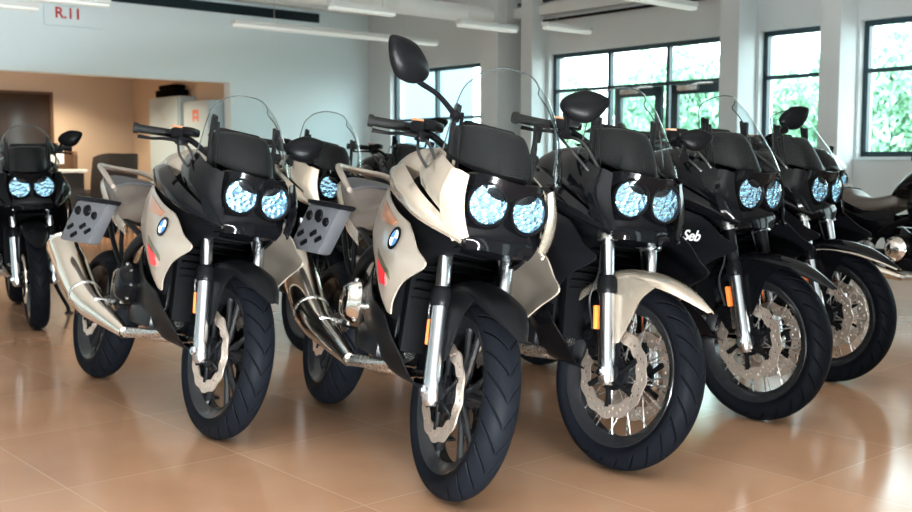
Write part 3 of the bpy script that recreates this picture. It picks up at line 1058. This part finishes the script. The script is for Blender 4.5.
#          a0    a1    sill  transom mullions
WINS = [(.58, 3.20, 1.155, 1.79, [1.63]),
        (4.15, 7.16, 0., 2.08, [5.15, 6.10]),
        (7.45, 8.62, 1.155, 2.06, []),
        (8.66, 11.0, 1.155, 2.06, [9.9]),
        (11.5, 14.2, 1.155, 2.06, [12.85]),
        (14.7, 17.4, 1.155, 2.06, [16.05]),
        (17.9, 20.6, 1.155, 2.06, [19.25]),
        (21.0, 23.5, 1.155, 2.06, [22.25])]
m = MB()
rb(m, -.2, LA, -.3, 0, TOP, CH)
prev = -.2
for (a0, a1, s, t, mu) in WINS:
    rb(m, prev, a0, -.3, 0, 0, TOP)
    if s > 0: rb(m, a0, a1, -.3, 0, 0, s)
    prev = a1
rb(m, prev, LA, -.3, 0, 0, TOP)
tag(m.build('wall_window', MT['pier'], smooth=False), kind='structure')
m = MB()
for (a0, a1, p) in ((3.25, 3.60, .455), (3.88, 4.09, .274), (7.16, 7.41, .346), (8.40, 8.63, .346), (11.1, 11.4, .346), (14.3, 14.6, .346), (17.5, 17.8, .346), (20.65, 20.95, .346)):
    mm = MB()
    rb(mm, a0, a1, 0, p, 0, CH)
    tag(mm.build('trim_pilaster', MT['pier'], smooth=False), kind='structure')
for k, (a0, a1, s, t, mu) in enumerate(WINS):
    m = MB()
    b0, b1, w = -.16, -.09, .055
    rb(m, a0, a1, b0, b1, TOP-w, TOP); rb(m, a0, a1, b0, b1, s, s+w)
    rb(m, a0, a0+w, b0, b1, s, TOP); rb(m, a1-w, a1, b0, b1, s, TOP)
    rb(m, a0, a1, b0, b1, t-.022, t+.022)
    for x in mu: rb(m, x-.025, x+.025, b0, b1, s, TOP)
    o = tag(m.build('window_%d' % (k+1), MT['frame'], smooth=False), kind='structure')
    m = MB()
    rb(m, a0+.02, a1-.02, -.128, -.122, s+.02, TOP-.02)
    m.build('pane', MT['window_glass'], o, smooth=False)
    if s > 0:
        m = MB()
        rb(m, a0, a1, -.09, .03, s-.03, s)
        m.build('window_sill', MT['wall'], o, smooth=False)
# doors inside the tall glazing
for k, (a0, a1) in enumerate(((5.30, 6.05), (6.20, 7.05))):
    m = MB()
    b0, b1, w = -.085, -.03, .10
    rb(m, a0, a1, b0, b1, 1.93, 2.05); rb(m, a0, a1, b0, b1, .02, .25)
    rb(m, a0, a0+w, b0, b1, .02, 2.05); rb(m, a1-w, a1, b0, b1, .02, 2.05)
    o = tag(m.build('door_%d' % (k+1), MT['frame'], smooth=False), kind='structure')
    m = MB()
    rb(m, a0+w-.01, a1-w+.01, -.062, -.055, .2, 1.95)
    m.build('pane', MT['window_glass'], o, smooth=False)
    m = MB()
    hx = a1-.05 if k == 0 else a0+.05
    m.tube([RP(hx, -.03, .95), RP(hx, .03, .95), RP(hx, .03, 1.35), RP(hx, -.03, 1.35)], .013, n=8)
    m.build('door_handle', MT['steel'], o)
    m = MB()
    rb(m, a0+.12, a0+.42, -.03, .02, 1.97, 2.03, .01)
    m.tube([RP(a0+.2, .02, 2.0), RP(a0+.45, .05, 2.04), RP(a0+.62, -.02, 2.04)], .010, n=8)
    m.build('door_closer', MT['steel'], o)

# ---- left wall with the opening to the lounge
OB0, OB1, OZ = 2.59, 11.0, 2.304
m = MB()
rb(m, -.2, 0, -.3, OB0, 0, CH); rb(m, -.2, 0, OB1, LB, 0, CH); rb(m, -.2, 0, OB0, OB1, OZ, CH)
tag(m.build('wall_left', MT['wall'], smooth=False), kind='structure')
m = MB()
rb(m, -3.87, -3.67, 2.2, 11.5, 0, 2.75)
tag(m.build('wall_lounge', MT['warm_wall'], smooth=False), kind='structure')
m = MB()
rb(m, -3.87, -.2, 2.25, 2.50, 0, 2.75)
tag(m.build('wall_lounge_side', MT['warm_wall'], smooth=False), kind='structure')
m = MB()
rb(m, -3.87, -.2, 11.0, 11.2, 0, 2.75)
tag(m.build('wall_lounge_end', MT['warm_wall'], smooth=False), kind='structure')
m = MB()
rb(m, -3.87, -.2, 2.2, 11.2, 2.62, 2.75)
tag(m.build('ceiling_lounge', MT['warm_wall'], smooth=False), kind='structure')
# unseen walls behind the viewer, their windows added to let in daylight
def glazed(name, horiz, at, lo, hi, k0, wins):
    m = MB()
    def seg(u0, u1, z0, z1):
        if horiz: rb(m, at, at+.3, u0, u1, z0, z1)
        else: rb(m, u0, u1, at, at+.3, z0, z1)
    prev = lo
    for (u0, u1) in wins:
        seg(prev, u0, 0, CH); seg(u0, u1, 0, .35); seg(u0, u1, 3.0, CH)
        prev = u1
    seg(prev, hi, 0, CH)
    tag(m.build(name, MT['wall'], smooth=False), kind='structure')
    for i, (u0, u1) in enumerate(wins):
        f, g = MB(), MB()
        def bx(mm, x0, x1, z0, z1, d0, d1):
            if horiz: rb(mm, at+d0, at+d1, x0, x1, z0, z1)
            else: rb(mm, x0, x1, at+d0, at+d1, z0, z1)
        bx(f, u0, u1, .35, .43, .1, .18); bx(f, u0, u1, 2.92, 3.0, .1, .18)
        n = 3
        for q in range(n+1):
            c = u0+.04+(u1-u0-.08)*q/n
            bx(f, c-.04, c+.04, .35, 3.0, .1, .18)
        o = tag(f.build('window_%d' % (k0+i), MT['frame'], smooth=False), kind='structure')
        bx(g, u0+.02, u1-.02, .37, 2.98, .137, .143)
        g.build('pane', MT['window_glass'], o, smooth=False)
glazed('wall_front', True, LA, 0, LB, 9, [(5.0, 6.6), (11.5, 13.1)])
glazed('wall_back', False, LB, 0, LA+.3, 11, [(19.0, 20.8)])

# ---- beams, conduits, vent
MT['beam_white'] = mat('white_beam_paint', (.88, .90, .90), .45)
def round_beam(name, p, q, r, mt):
    m = MB()
    m.tube([p, q], r, n=20)
    return tag(m.build(name, mt), kind='structure')
round_beam('trim_roof_beam', RP(3.43, .45, 3.13), RP(3.43, 12.0, 3.13), .115, MT['beam_white'])
m = MB()
rb(m, 3.6, LA, .02, .14, 3.10, 3.24)
tag(m.build('trim_wall_beam', MT['ceiling'], smooth=False), kind='structure')
round_beam('trim_conduit', RP(4.1, .06, 3.03), RP(23.5, .06, 3.03), .018, MT['dark_grey'])
round_beam('trim_conduit_upper', RP(3.6, .06, 3.30), RP(23.5, .06, 3.30), .015, MT['dark_grey'])
m = MB()
rb(m, 0, .25, .1, LB, 3.52, 3.66)
tag(m.build('trim_left_ledge', MT['white_metal'], smooth=False), kind='structure')
vent = empty('air_vent', RP(0, 3.2, 3.33), 'long dark slotted air vent high on the white left wall', 'vent')
def under(o, root):
    o.parent = root
    o.matrix_parent_inverse = root.matrix_world.inverted()
    return o
bpy.context.view_layer.update()
m = MB(); rb(m, .0, .03, 1.0, 5.6, 3.33, 3.47)
under(m.build('backing', MT['frame'], smooth=False), vent)
m = MB()
for k in range(5): rb(m, .03, .05, 1.0, 5.6, 3.345+k*.027, 3.353+k*.027)
under(m.build('louvre', MT['dark_grey'], smooth=False), vent)

# ---- hanging linear lamps
def hang_lamp(right, left_len, label, z=2.8, wd=.12, power=0, wash=0):
    """lamp along the E2 direction, from its right-hand end"""
    a, b = right
    root = empty('linear_pendant_lamp', RP(a, b+left_len/2, z), label, 'ceiling lamp', 'hanging fluorescent lamps')
    bpy.context.view_layer.update()
    m = MB(); rb(m, a-wd/2, a+wd/2, b, b+left_len, z+.02, z+.075, .012)
    under(m.build('housing', MT['white_metal']), root)
    m = MB(); rb(m, a-wd/2+.01, a+wd/2-.01, b+.01, b+left_len-.01, z-.015, z+.02, .012)
    under(m.build('diffuser', MT['tube_light']), root)
    for q in (.18, .82):
        m = MB()
        m.tube([RP(a, b+left_len*q, z+.07), RP(a, b+left_len*q, CH)], .004, n=6)
        under(m.build('suspension_wire', MT['steel']), root)
    if power:
        for nm, up, e in (('lamp_light_down', 0, power), ('fill_light_up', 1, power*1.3)):  # area lights added to brighten the room, the upward one as ceiling fill
            l = bpy.data.lights.new(nm, 'AREA')
            l.shape = 'RECTANGLE'; l.size = wd; l.size_y = left_len
            l.energy = e; l.color = (.93, .98, 1)
            o = bpy.data.objects.new(nm, l); COL.objects.link(o)
            o.parent = root
            o.matrix_world = M.Translation(RP(a, b+left_len/2, z+(.09 if up else -.03))) @ M.Rotation(RZ, 4, 'Z') @ M.Rotation(PI if up else 0, 4, 'X')
            o.matrix_world = o.matrix_world
            under(o, root)
    if wash:
        l = bpy.data.lights.new('added_wash_light', 'AREA')
        l.shape = 'RECTANGLE'; l.size = wd; l.size_y = left_len
        l.energy = wash; l.color = (.90, .98, 1); l.spread = 2.4
        o = bpy.data.objects.new('added_wash_light', l); COL.objects.link(o)
        o.parent = root
        # added area light, aimed sideways to brighten the left wall
        d = (-E1*.9+V((0, 0, -.25))).normalized()
        o.matrix_world = M.Translation(RP(a-.09, b+left_len/2, z-.02)) @ M((E2.cross(-d), E2, -d)).transposed().to_4x4()
        under(o, root)
    return root
def ab(X, Y):
    d = V((X, Y, 0))-P0
    return d.dot(E1), d.dot(E2)
hang_lamp(ab(2.66, 11.9), 1.45, 'bright linear lamp hanging highest on the right, above the middle window', power=WPOW)
hang_lamp(ab(-.28, 15.4), 3.3, 'longest linear lamp, hanging in front of the white left wall', power=WPOW, wash=WASH*2)
hang_lamp(ab(-.72, 12.4), .9, 'short linear lamp hanging under the round white beam', power=WPOW)
hang_lamp(ab(-3.80, 11.7), 1.3, 'linear lamp hanging in front of the red lettered sign', power=WPOW)
hang_lamp(ab(2.06, 14.3), 1.25, 'linear lamp hanging close to the left end of the middle window', power=WPOW)
hang_lamp(ab(.78, 13.9), 1.0, 'linear lamp hanging just right of the round beam, before the pilaster', power=WPOW)
for (a, b, q) in ((10.0, 5.5, 2.4), (13.5, 5.5, 2.4), (10.0, 9.5, 2.4), (13.5, 9.5, 2.4), (17.0, 5.5, 2.4), (17.0, 9.5, 2.4)):  # overhead lamps out of view, added to brighten the room
    hang_lamp((a, b), q, 'unseen linear lamp added to light the middle of the showroom', z=3.2, power=POWER)

for b in (6.2, 10.5, 14.5):  # out-of-view lamps added only to throw light on the left wall
    hang_lamp((2.2, b), 3.3, 'unseen linear lamp added to brighten the left wall', power=0, wash=WASH*2)
# ---- red lettered sign on the left wall
sg = empty('wall_sign', RP(.03, 5.15, 3.02), 'white wall sign with red letters beneath the lamp on the left wall', 'sign')
bpy.context.view_layer.update()
m = MB(); rb(m, .0, .05, 4.55, 5.36, 2.93, 3.20, .012)
under(m.build('sign_box', MT['wall']), sg)
mt = M((-E2, V((0, 0, 1)), E1)).transposed().to_4x4()
mt.translation = RP(.052, 5.04, 3.095)
t = text_mesh('lettering', 'R.11', .20, MT['red'], mt, None, bold=.004)
under(t, sg)

# ---- lounge behind the opening
def downlight(a, b, k):
    r = empty('downlight', RP(a, b, 2.62), k, 'ceiling lamp', 'lounge downlights')
    m = MB(); m.lathe([(.05, -.012), (.075, -.012), (.075, .0), (.05, 0)], (0, 0, 0), (0, 0, 1), n=24, closed=True)
    m.build('trim_ring', MT['white_metal'], r)
    m = MB(); m.lathe([(0, -.004), (.05, -.004), (.05, .0), (0, 0)], (0, 0, 0), (0, 0, 1), n=24)
    m.build('lamp_disc', MT['warm_lamp'], r)
    l = bpy.data.lights.new('lamp_light', 'SPOT')
    l.energy = 140; l.color = (1, .80, .58); l.spot_size = 2.4; l.spot_blend = .7; l.shadow_soft_size = .06
    o = bpy.data.objects.new('lamp_light', l); COL.objects.link(o); o.parent = r; o.location = (0, 0, -.03)
    return r
MT['warm_lamp'] = mat('warm_lamp', (1, .85, .65), .5, emit=(1, .80, .55), es=9)
for (a, b, k) in ((-1.0, 3.9, 'warm downlight nearest the right end of the lounge opening'), (-1.0, 5.0, 'warm downlight just inside the lounge opening, above the desk'),
                  (-1.0, 6.6, 'warm downlight inside the lounge opening, over the far left'), (-2.7, 4.0, 'warm downlight at the back of the lounge, over the black armchairs'),
                  (-2.7, 5.3, 'warm downlight at the back of the lounge, before the dark glazed panel'), (-2.7, 6.6, 'warm downlight at the back of the lounge, far left end')):
    downlight(a, b, k)
MT['cabinet'] = mat('pale_cool_enamel', (.50, .64, .70), .4)
def panel(a0, a1, zt, label, logo, lm):
    r = empty('display_cabinet', RP((a0+a1)/2, 2.64, 0), label, 'display cabinet', 'tall white cabinets in the lounge')
    bpy.context.view_layer.update()
    m = MB(); rb(m, a0, a1, 2.51, 2.80, .05, zt, .015)
    under(m.build('body', MT['cabinet']), r)
    m = MB(); rb(m, a0+.02, a1-.02, 2.80, 2.825, .10, zt-.03, .006)
    d = under(m.build('door', MT['cabinet']), r)
    m = MB()
    c = (a0+a1)/2
    for (x0, x1, z0, z1) in logo: rb(m, c+x0, c+x1, 2.826, 2.829, z0, z1)
    e = m.build('emblem', lm, None, smooth=False)
    e.parent = d; e.matrix_parent_inverse = d.matrix_world.inverted()
    m = MB(); rb(m, a0+.01, a1-.01, 2.53, 2.78, 0, .05)
    under(m.build('plinth', MT['matt_black'], smooth=False), r)
MT['salmon'] = mat('salmon_red_print', (.75, .22, .14), .5)
MT['pale_grey'] = mat('pale_grey_print', (.55, .58, .58), .5)
panel(-2.32, -1.27, 2.17, 'tall pale blue white cabinet with a black case on top', [(-.14, .12, 1.80, 1.815), (-.10, .10, 1.74, 1.75), (-.06, .06, 1.86, 1.90)], MT['pale_grey'])
panel(-1.10, -.25, 2.06, 'tall white cabinet with a small red square emblem', [(-.10, -.05, 1.74, 1.92), (.05, .10, 1.74, 1.92), (-.05, .05, 1.86, 1.92), (-.05, .05, 1.78, 1.82)], MT['salmon'])
cs = empty('hard_case', RP(-1.8, 2.66, 2.17), 'black hard case lying on top of the tall cabinet', 'case')
bpy.context.view_layer.update()
m = MB(); rb(m, -2.15, -1.45, 2.53, 2.79, 2.172, 2.29, .03); under(m.build('body', MT['matt_black']), cs)
m = MB(); rb(m, -2.08, -1.52, 2.55, 2.77, 2.29, 2.37, .04); under(m.build('lid', MT['matt_black']), cs)
# dark glazed panel on the back wall
gp = empty('wall_screen', RP(-3.67, 5.2, 1.0), 'large dark glossy panel on the beige lounge wall', 'screen')
bpy.context.view_layer.update()
MT['dark_glass'] = mat('dark_glossy_glass', (.035, .02, .012), .08, spec=.6)
m = MB(); rb(m, -3.665, -3.63, 3.98, 6.5, 1.02, 2.25); under(m.build('glass', MT['dark_glass'], smooth=False), gp)
m = MB()
rb(m, -3.665, -3.61, 3.93, 6.55, 2.25, 2.29); rb(m, -3.665, -3.61, 3.93, 6.55, .98, 1.02); rb(m, -3.665, -3.61, 3.93, 3.98, 1.02, 2.25); rb(m, -3.665, -3.61, 6.5, 6.55, 1.02, 2.25)
under(m.build('border', MT['brown_cloth'], smooth=False), gp)

def armchair(a, b, rz, label, mt, hh=1.25, grp='lounge chairs'):
    r = empty('armchair', RP(a, b, 0), label, 'chair', grp, (0, 0, RZ+rz))
    w, d = .74, .70
    m = MB(); m.box((0, 0, .36), (w-.20, d-.12, .18), None, .05); m.build('seat', mt, r)
    m = MB(); m.surf([[(-.36, -.16, hh-.06), (-.28, -.33, hh), (0, -.38, hh), (.28, -.33, hh), (.36, -.16, hh-.06)], [(-.36, -.10, .75), (-.29, -.31, .75), (0, -.35, .75), (.29, -.31, .75), (.36, -.10, .75)], [(-.35, -.08, .22), (-.28, -.30, .22), (0, -.34, .22), (.28, -.30, .22), (.35, -.08, .22)]], 5, 5, .06)
    m.build('backrest', mt, r)
    for s in (-1, 1):
        m = MB(); m.box((s*.33, .10, .46), (.10, .50, .40), None, .04); m.build('armrest', mt, r)
    for sx in (-1, 1):
        for sy in (-1, 1):
            m = MB(); m.tube([(sx*.27, sy*.24, .28), (sx*.29, sy*.26, 0)], [.022, .016], n=10); m.build('leg', MT['satin_black'], r)
    return r
armchair(-2.0, 3.72, 1.9, 'black tub armchair standing left of the tall cabinets', MT['black_cloth'])
armchair(-3.1, 3.30, 2.3, 'black tub armchair tucked beside the tall white cabinet', MT['black_cloth'], 1.2)
armchair(-2.9, 4.30, -2.2, 'brown tub armchair behind the white desk in the lounge', MT['brown_cloth'], 1.3)
dk = empty('reception_desk', RP(-1.6, 4.75, 0), 'white topped desk with a dark front in the lounge', 'desk', None, (0, 0, RZ))
m = MB(); m.box((0, 0, .98), (.62, .90, .05), None, .01); m.build('desk_top', MT['white_metal'], dk)
m = MB(); m.box((.0, 0, .48), (.54, .82, .94), None, .01); m.build('cabinet_body', MT['black_cloth'], dk)
mn = empty('computer_monitor', RP(-1.65, 4.72, 1.006), 'pale monitor standing on the lounge desk', 'monitor', None, (0, 0, RZ))
m = MB(); m.box((0, 0, .20), (.03, .40, .24), None, .008); m.build('display_housing', MT['white_metal'], mn)
m = MB(); m.tube([(-.02, 0, .012), (-.02, 0, .15)], .015, n=10); m.box((-.02, 0, .008), (.14, .18, .014), None, .005); m.build('stand', MT['steel'], mn)

# ---- outdoors
MT['paving'] = mat('pale_paving', (.2, .2, .19), .8)
m = MB(); m.box(RP(12, -20.3, -.25), (90, 40, .3), ROT)
tag(m.build('ground_outside', MT['paving'], smooth=False), kind='structure')
def leaf_material():
    mm, nt, b = nodes('tree_leaves')
    tc = nt.nodes.new('ShaderNodeTexCoord')
    nz = nt.nodes.new('ShaderNodeTexNoise'); nz.inputs['Scale'].default_value = 3.; nz.inputs['Detail'].default_value = 8
    rp = nt.nodes.new('ShaderNodeValToRGB')
    rp.color_ramp.elements[0].position = .35; rp.color_ramp.elements[0].color = (.26, .50, .33, 1)
    rp.color_ramp.elements[1].position = .68; rp.color_ramp.elements[1].color = (.60, .84, .68, 1)  # pale tones put overexposure and haze into the leaf colour
    nt.links.new(tc.outputs['Object'], nz.inputs['Vector']); nt.links.new(nz.outputs['Fac'], rp.inputs['Fac']); nt.links.new(rp.outputs[0], b.inputs['Base Color'])
    b.inputs['Roughness'].default_value = .7
    b.inputs['Transmission Weight'].default_value = 0
    return mm
MT['leaf'] = leaf_material()
MT['bark'] = mat('tree_bark', (.14, .10, .07), .9)
def foliage_mesh(seed, n=5600):
    rnd = random.Random(seed)
    vs, fs = [], []
    for k in range(n):
        d = V((rnd.gauss(0, 1), rnd.gauss(0, 1), rnd.gauss(0, 1))).normalized()
        rad = rnd.random()**.30
        lob = 1+.20*math.sin(d.x*5+seed)*math.cos(d.y*4+seed*2)+.14*math.sin(d.z*6+seed)
        p = V((d.x*lob*rad, d.y*lob*rad, d.z*lob*rad))
        sz = rnd.uniform(.05, .115)
        q = Euler((rnd.uniform(-1, 1), rnd.uniform(-1, 1), rnd.uniform(0, 6.3))).to_matrix()
        o = len(vs)
        vs += [p+q @ V(c)*sz for c in ((-1, 0, 0), (0, -.5, .15), (1, 0, 0), (0, .5, .15))]
        fs.append((o, o+1, o+2, o+3))
    me = bpy.data.meshes.new('foliage')
    me.from_pydata(vs, [], fs)
    me.materials.append(MT['leaf'])
    return me
FOL = [foliage_mesh(5), foliage_mesh(11)]
def beyond(px, extra):
    """point outside: the view line through image column px, carried on past the window wall"""
    k = (px-456)/F_PX
    a = (17.7*k+1.45)/(.657+.754*k)
    p = RP(a, 0)
    y = p.y+extra
    return V((k*y, y, -.1))
def tree(px, extra, h, r, label, i):
    t = empty('tree', beyond(px, extra), label, 'tree', 'trees outside the windows')
    m = MB(); m.tube([(0, 0, 0), (.05, 0, h*.3), (0, .05, h*.6)], [.13, .10, .05], n=10); m.build('trunk', MT['bark'], t)
    o = bpy.data.objects.new('foliage', FOL[i % 2])
    COL.objects.link(o)
    o.parent = t
    o.location = (0, 0, h*.56)
    o.scale = (r, r, h*.40)
    o.rotation_euler = (0, 0, i*1.3)
    return t
for k, (px, ex, h, r, lb) in enumerate(((890, 6.5, 3.6, .9, 'full green tree filling the rightmost window'), (950, 9.0, 3.9, 1.0, 'tall tree beyond the right edge of the rightmost window'),
        (850, 11.5, 3.9, 1.0, 'pale tree half hidden by the pilaster left of the rightmost window'), (780, 8.5, 3.2, .85, 'green tree outside the narrow window between two pilasters'),
        (690, 6.5, 3.55, .85, 'round tree outside the glass door, right of the middle window'), (645, 12.5, 4.1, .85, 'pale tree outside the middle window, near its centre'),
        (568, 12.0, 3.6, .8, 'small pale tree outside the middle window, on its left'), (752, 12.5, 3.8, 1.0, 'tree mostly hidden behind the pilaster right of the middle window'))):
    tree(px, ex, h, r, lb, k)
bl = empty('office_building', beyond(398, 13), 'pale blue grey building seen through the leftmost window', 'building', None, (0, 0, RZ))
MT['facade'] = mat('pale_blue_facade', (.16, .24, .30), .6)
m = MB(); m.box((0, 0, 2.6), (2.0, 4, 5.2)); m.build('facade', MT['facade'], bl, smooth=False)
m = MB()
m.box((0, 0, 5.25), (2.2, 4.2, .12)); m.build('roof', MT['dark_grey'], bl, smooth=False)
for q in range(3):
    for z in (1.4, 3.6):
        m = MB(); m.box((-.62+q*.62, -2.02, z), (.3, .06, 1.0)); m.build('window', MT['dark_glass'], bl, smooth=False)
def car(a, b, rz, label, mt):
    c = empty('parked_car', RP(a, b, -.1), label, 'car', None, (0, 0, RZ+rz))
    S = []
    for (x, w, zt, zb) in ((-2.1, .70, .75, .35), (-1.9, .84, .92, .25), (-1.0, .88, .95, .22), (0, .88, .95, .22), (1.0, .88, .92, .22), (1.8, .82, .80, .25), (2.1, .66, .62, .35)):
        S.append([(x, -w, zb+.1), (x, -w, zt-.12), (x, -w*.85, zt), (x, w*.85, zt), (x, w, zt-.12), (x, w, zb+.1), (x, w*.9, zb), (x, -w*.9, zb)])
    m = MB(); m.loft(S, 4, 2); m.build('body', mt, c, ang=60)
    S = []
    for (x, w, zt) in ((-1.75, .70, .98), (-1.15, .66, 1.36), (-.3, .66, 1.44), (.35, .66, 1.38), (1.05, .70, .95)):
        S.append([(x, -w, .90), (x, -w*.88, zt-.03), (x, -w*.6, zt), (x, w*.6, zt), (x, w*.88, zt-.03), (x, w, .90)])
    m = MB(); m.loft(S, 4, 2); m.build('cabin', MT['dark_glass'], c, ang=60)
    for sx in (-1.3, 1.3):
        for s in (-1, 1):
            m = MB(); m.lathe([(.0, s*.90), (.19, s*.90), (.30, s*.88), (.32, s*.84), (.32, s*.70), (0, s*.70)], (sx, 0, .32), (0, 1, 0), n=28); m.build('wheel', MT['satin_black'], c)
MT['car_white'] = mat('white_car_paint', (.25, .27, .28), .2, coat=.6)
car(10.3, -4.5, .1, 'pale car parked outside below the rightmost window', MT['car_white'])

# ------------------------------------------------------------------ the motorcycles
GR = 'touring motorcycles lined up in the showroom'
MR = ((-.04, .20, 1.215), (-.10, .375, 1.352), .45, 1.08)
ML = ((-.05, .20, 1.20), (-.10, .28, 1.29), .35, .92)
CH_ = dict(upper='champagne', pod='champagne', side='silver', tank='champagne', tail='champagne', fender=(34, 150))
BK = dict(upper='gloss_black', pod='gloss_black', side='dark_grey', tank='gloss_black', tail='gloss_black', belly='gloss_black')
motorcycle('motorcycle', (-.047, 3.315), 22, 12.3, 'champagne silver motorcycle at the front with raised round black mirror', GR,
           dict(CH_, roundel=1, marks=1, pannier=1, mirror_right=MR, mirror_left=((-.04, .20, 1.25), (-.10, .285, 1.36), .3, .95), steer=0, mask='gloss_black', screen_dz=-.02, screen_w=.90, screen_dx=.07, nose_dx=-.035))
motorcycle('motorcycle', (-.96, 4.06), 36, 11, 'motorcycle with black nose and champagne side panel, left of the front one', GR,
           dict(CH_, upper='gloss_black', pod='gloss_black', cover='gloss_black', roundel=1, marks=1, pannier=1, mirror_left=((-.10, .19, 1.14), (-.19, .30, 1.215), .35, .95), nose_dx=-.04, screen_dz=-.06, screen_w=.82))
motorcycle('motorcycle', (.557, 3.647), 24, 9, 'black motorcycle with champagne front mudguard and wire spoked wheel', GR,
           dict(BK, spoke='wire', fender_col='champagne', fender=(40, 172), mirror_left=((-.09, .17, 1.14), (-.18, .28, 1.222), .2, .72), screen_dz=-.06, screen_w=.78, steer=12, nose_dx=-.13))
motorcycle('motorcycle', (1.265, 4.37), 34, 2.5, 'black motorcycle with a red stripe and white lettering on its side', GR,
           dict(BK, spoke='wire', fender_col='gloss_black', fender=(36, 165), fork_upper='dark_grey', stripe=1, steer=4, script='Seb', mirror_left=((-.09, .2, 1.235), (-.11, .29, 1.29), .45, .85), nose_dx=-.13, screen_dz=-.06, screen_w=.74))
motorcycle('motorcycle', (1.845, 5.15), 40, 2, 'black motorcycle with pale edged front mudguard, rightmost of the front row', GR,
           dict(BK, spoke='wire', fender_col='gloss_black', fender_trim='silver', fender=(36, 165), nose_dx=-.15, screen_dz=-.08, screen_w=.74))
motorcycle('motorcycle', (-2.737, 6.81), 27, -1, 'black motorcycle facing the viewer at the left edge, by the lounge', GR,
           dict(BK, wing='silver', mirror_left=((-.08, .2, 1.16), (-.07, .27, 1.24), .3, .9), fork_upper='fork_silver', screen_dz=-.08, screen_w=.78, nose_dz=-.02))
motorcycle('motorcycle', (-.86, 5.95), 36, 11, 'champagne motorcycle half hidden between the two front silver ones', GR,
           dict(CH_, roundel=0, marks=0, screen_w=.92, screen_dz=-.03))
motorcycle('motorcycle', (-.35, 7.6), 36, 6, 'dark motorcycle mostly hidden behind the saddle of the front one', GR,
           dict(BK, screen_dz=-.2, mirror_left=((-.2, .16, 1.19), (-.25, .30, 1.42), .2, .9)))
motorcycle('motorcycle', (1.35, 7.4), 34, 5, 'dark motorcycle behind the one with the champagne mudguard, seen through its windscreen', GR,
           dict(BK, screen_dz=-.12, mirror_left=ML, mirror_right=ML))
motorcycle('motorcycle', (3.40, 6.65), 33, 6, 'black motorcycle cut off by the right edge, tan saddle in view', GR,
           dict(BK, side='gloss_black', scale=.92, side_cover=1))
motorcycle('motorcycle', (3.22, 9.3), 33, 6, 'white motorcycle near the windows behind the rightmost ones', GR,
           dict(BK, upper='silver', pod='silver', side='silver', tank='silver', tail='silver', screen_dz=-.2))

# ------------------------------------------------------------------ daylight
w = bpy.data.worlds.new('World')
SC.world = w
w.use_nodes = True
bg = w.node_tree.nodes['Background']
bg.inputs['Color'].default_value = (.84, .97, 1.0, 1)
bg.inputs['Strength'].default_value = 8.0
sl = bpy.data.lights.new('sun', 'SUN')
sl.energy = 4.0; sl.angle = .02; sl.color = (1, .95, .85)
so = bpy.data.objects.new('sun', sl); COL.objects.link(so)
sd = (-E2*0-E1*.25-E2*.55+V((0, 0, -1.0))).normalized()
so.rotation_euler = sd.to_track_quat('-Z', 'Y').to_euler()

SC.view_settings.view_transform = 'Standard'
SC.view_settings.look = 'None'
SC.view_settings.gamma = 1
SC.view_settings.exposure = 0.3
SC.view_settings.use_curve_mapping = False
